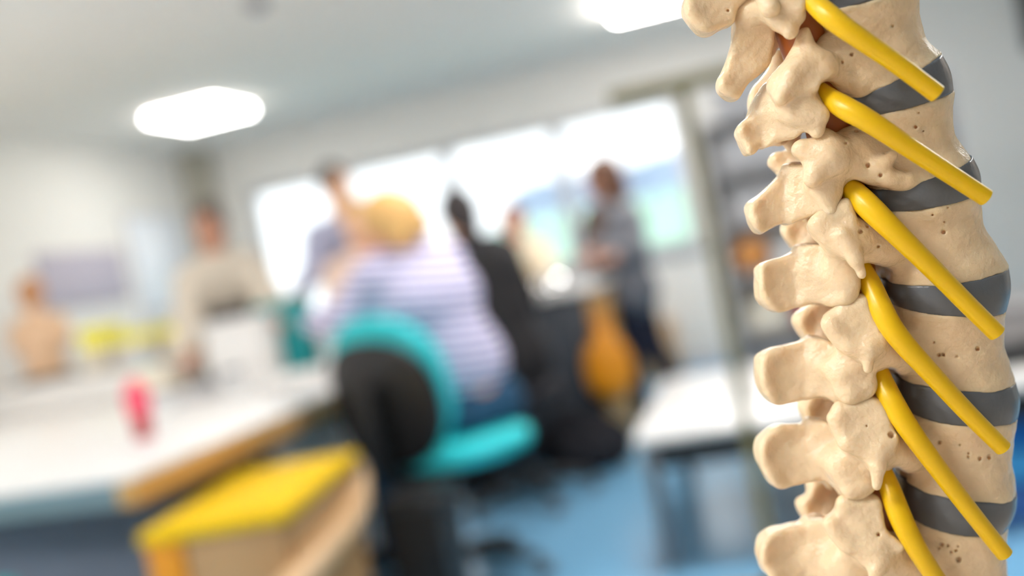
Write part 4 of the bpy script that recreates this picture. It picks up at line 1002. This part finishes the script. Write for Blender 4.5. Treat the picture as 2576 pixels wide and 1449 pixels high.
sp_low = to_room(SP(2395, 1495, tmid(1495)))
TABLE_Z = .74
FOOT = (float(sp_low[0]), float(sp_low[1]), TABLE_Z + .001)
spine = empty('spine_model', FOOT, 'cream plastic lower spine with grey discs and yellow nerves, large in the foreground', 'spine model')
VOX = 0.42
def cone_px(F, A, B, k, tm, mir=False):
    p, q = SP(A[0], A[1], tm + A[2]), SP(B[0], B[1], tm + B[2])
    if mir: p[2] = 2 * tm - p[2]; q[2] = 2 * tm - q[2]
    F.cone(p, q, A[3] * (SPD - p[2]) / FPX, B[3] * (SPD - q[2]) / FPX, k)
for key in sorted(V):
    v = V[key]
    P = np.array(v['sp']); tm = tmid(P[:, 1].mean() - 60)
    xs = list(P[:, 0]); ys = list(P[:, 1])
    if v['body'] is not None:
        for q in VB[v['body']]: xs.append(q[0]); ys.append(q[1])
    if v['shield']:
        xs += [q[0] for q in v['shield']]; ys += [q[1] for q in v['shield']]
    lo = SP(min(xs) - 40, max(ys) + 45, 0); hi = SP(max(xs) + 45, min(ys) - 45, 0)
    lo[:2] -= 4; hi[:2] += 4
    lo[0] -= 9
    F = Field((lo[0], lo[1], tm - 36), (hi[0], hi[1], tm + 36), VOX)
    if v['body'] is not None:
        drum(F, EP[v['body']][0], EP[v['body']][1], v['waist'], 1.0, rnd=.9, shift=v.get('shift', .5))
    plate(F, v['sp'], tm, v['sp_half'], min(2.2, v['sp_half'] - .4), 1.2, lumps=v.get('tip', ()))
    for A, B, k in v['cones']:
        cone_px(F, A, B, k, tm); cone_px(F, A, B, k, tm, True)
    # the lamina: the right part of the blade turned out towards each side
    xm = P[:, 0].min() + (P[:, 0].max() - P[:, 0].min()) * v.get('lam', .50)
    lam = []
    for (ax, ay), (bx, by) in zip(P, np.roll(P, -1, 0)):
        if ax >= xm: lam.append((ax, ay))
        if (ax >= xm) != (bx >= xm): lam.append((xm, ay + (by - ay) * (xm - ax) / (bx - ax)))
    if key > 0:
        for mm in (None, tm):
            plate(F, lam, tm + 7.0, 3.2, 2.0, 3.0, gx=.62, mirror=mm)
    if v['shield']:
        plate(F, v['shield'], tm + v['sh_t'], v['sh_half'], 2.6, 1.6, gx=v['sh_gx'])
        plate(F, v['shield'], tm + v['sh_t'], v['sh_half'], 2.6, 1.6, gx=v['sh_gx'], mirror=tm)
        for A, B, k in v['ridge']:
            cone_px(F, A, B, k, tm); cone_px(F, A, B, k, tm, True)
        A, B = v['ped']
        cone_px(F, A, B, 5, tm); cone_px(F, A, B, 5, tm, True)
        # the arch between the shield and the lamina
        s_ = np.array(v['shield']).mean(0); l_ = v['cones'][0][1]
        arch = ((s_[0], s_[1], v['sh_t'] - 2, 26), (l_[0], l_[1], l_[2], 30), 4)
        cone_px(F, *arch, tm); cone_px(F, *arch, tm, True)
        for A, B, k in v.get('extra', ()):
            cone_px(F, A, B, k, tm); cone_px(F, A, B, k, tm, True)
    for x, y, r_ in v.get('notch', ()):
        F.cone(SP(x, y, tm + 36), SP(x, y, tm - 1), r_ * MMPX, r_ * MMPX * .9, 1.6, neg=True)
    # a cast, slightly uneven skin
    g_ = [F.lo[i] + F.h * np.arange(F.n[i], dtype=np.float32) for i in range(3)]
    gx_, gy_, gz_ = g_[0][:, None, None], g_[1][None, :, None], g_[2][None, None, :]
    wob = sum(a * np.sin(gx_ * p + gy_ * q + gz_ * r_ + s) for a, p, q, r_, s in
              ((.16, .45, .25, .15, key), (.13, -.2, .5, .35, 2 * key + 1), (.10, .3, -.5, .6, 3.0), (.05, .9, .7, -.8, key + 2), (.03, -1.3, 1.2, .8, 1.0)))
    F.D = F.D + wob.astype(np.float32)
    rnd_ = random.Random(key + 5)
    # small pits in the plastic: find where the sight line meets the surface, sink a short pit there
    for x, y, r_ in v['pits']:
        for t in np.arange(32, -10, -.4):
            p = SP(x, y, tm + t)
            ii = np.round((p - F.lo) / F.h).astype(int)
            if np.all(ii >= 0) and np.all(ii < F.n) and F.D[tuple(ii)] < 0:
                a_ = rnd_.uniform(0, 3.14)
                q = SP(x + math.cos(a_) * r_ * .4, y + math.sin(a_) * r_ * .6, tm + t - 1.3)
                F.cone(SP(x, y, tm + t + .2), q, r_ * MMPX * .95, r_ * MMPX * .7, .3, neg=True)
                break
    Vv, Q = F.mesh()
    o = mesh_object('vertebra', Vv, Q, BONE, spine, smooth_it=1, M=spine_M)

# discs between the bodies
for k_ in range(0, 6):
    U, D = EP[k_][1], EP[k_ + 1][0]
    c = (U[0] + D[0]) / 2; R_ = max(U[1], D[1]) * 1.2 + 3
    F = Field(c - [R_ + 4, R_ * .9 + 4, R_ + 4], c + [R_ + 4, R_ * .9 + 4, R_ + 4], 0.6)
    drum(F, (U[0] + U[4] * .5, *U[1:]), (D[0] - D[4] * .5, *D[1:]), 0.0, .5, bulge=.05, rnd=.35, bfac=1.0)
    Vv, Q = F.mesh()
    mesh_object('intervertebral_disc', Vv, Q, DISC, spine, smooth_it=2, M=spine_M)

# nerve roots: px path with depth beyond the midline and radius
NERV = [
    [(1985, -60, 8, 18), (2040, 0, 16, 24), (2085, 40, 24, 27), (2140, 82, 28, 24), (2250, 155, 30, 22.5), (2357, 236, 31, 22)],
    [(2055, 215, 8, 16), (2085, 245, 15, 24), (2125, 272, 22, 29), (2180, 300, 27, 27), (2300, 380, 29, 23.5), (2480, 497, 30, 22)],
    [(2120, 455, 7, 22), (2150, 485, 14, 30), (2190, 525, 21, 32), (2245, 578, 26, 28), (2350, 680, 28, 24.5), (2430, 762, 29, 23.5), (2507, 838, 30, 23)],
    [(2165, 665, 7, 22), (2190, 715, 14, 28), (2215, 775, 21, 30), (2250, 840, 26, 29), (2340, 937, 28, 25), (2430, 1035, 29, 23.5), (2523, 1127, 30, 22)],
    [(2195, 900, 7, 24), (2219, 960, 15, 29), (2248, 1020, 22, 31), (2290, 1085, 26, 28), (2360, 1180, 28, 25), (2440, 1285, 29, 23), (2527, 1394, 30, 22)],
    [(2205, 1150, 7, 22), (2232, 1210, 15, 27), (2256, 1280, 22, 31), (2285, 1345, 26, 29), (2330, 1420, 28, 26), (2400, 1520, 29, 24), (2440, 1580, 30, 22)],
]
for path in NERV:
    tm = tmid(sum(p[1] for p in path) / len(path) - 40)
    pts = [to_room(SP(x, y, tmid(y) + t)) for x, y, t, r_ in path]
    rad = [r_ * MMPX * .001 * .93 for x, y, t, r_ in path]
    MB().tube(pts, rad, n=28, smooth_iter=3).build('nerve', NERVE, spine)
# the cord down the canal, the rod and the foot that carry the model
cord = [(1950, -160), (2005, 60), (2064, 235), (2114, 440), (2144, 680), (2170, 930), (2190, 1180), (2205, 1440), (2220, 1520)]
MB().tube([to_room(SP(x, y, tmid(y))) for x, y in cord], [.0082] * len(cord), n=24, smooth_iter=3).build('spinal_cord', CORD, spine, label='orange cord seen through the gaps between the bones')
fx, fy = FOOT[0], FOOT[1]
nt_ = empty('bounce_table', (.25, -.1, 0), 'beech topped table added out of view to carry the spine model and bounce light', 'table')  # unseen table added to bounce light onto the model it carries
WOODT = mat('warm_beech_top', rgb(214, 200, 186), rough=.5, noise=.05, nscale=9)
MB().box((-.75, -.75, TABLE_Z - .03), (1.25, .62, TABLE_Z), .006).build('tabletop', WOODT, nt_)
for lx_ in (-.7, 1.2):
    for ly_ in (-.7, .57):
        MB().box((lx_ - .02, ly_ - .02, 0), (lx_ + .02, ly_ + .02, TABLE_Z - .03), .003).build('leg', STEEL, nt_)
MB().tube([(fx, fy, FOOT[2] + .02), (fx, fy, float(sp_low[2]) + .004)], .006).build('rod', STEEL, spine)
st = MB().lathe((fx, fy, FOOT[2]), [(.09, 0), (.09, .01), (.084, .016), (.03, .022), (.018, .035), (.012, .05)], n=40)
st.build('base', STEEL, spine)
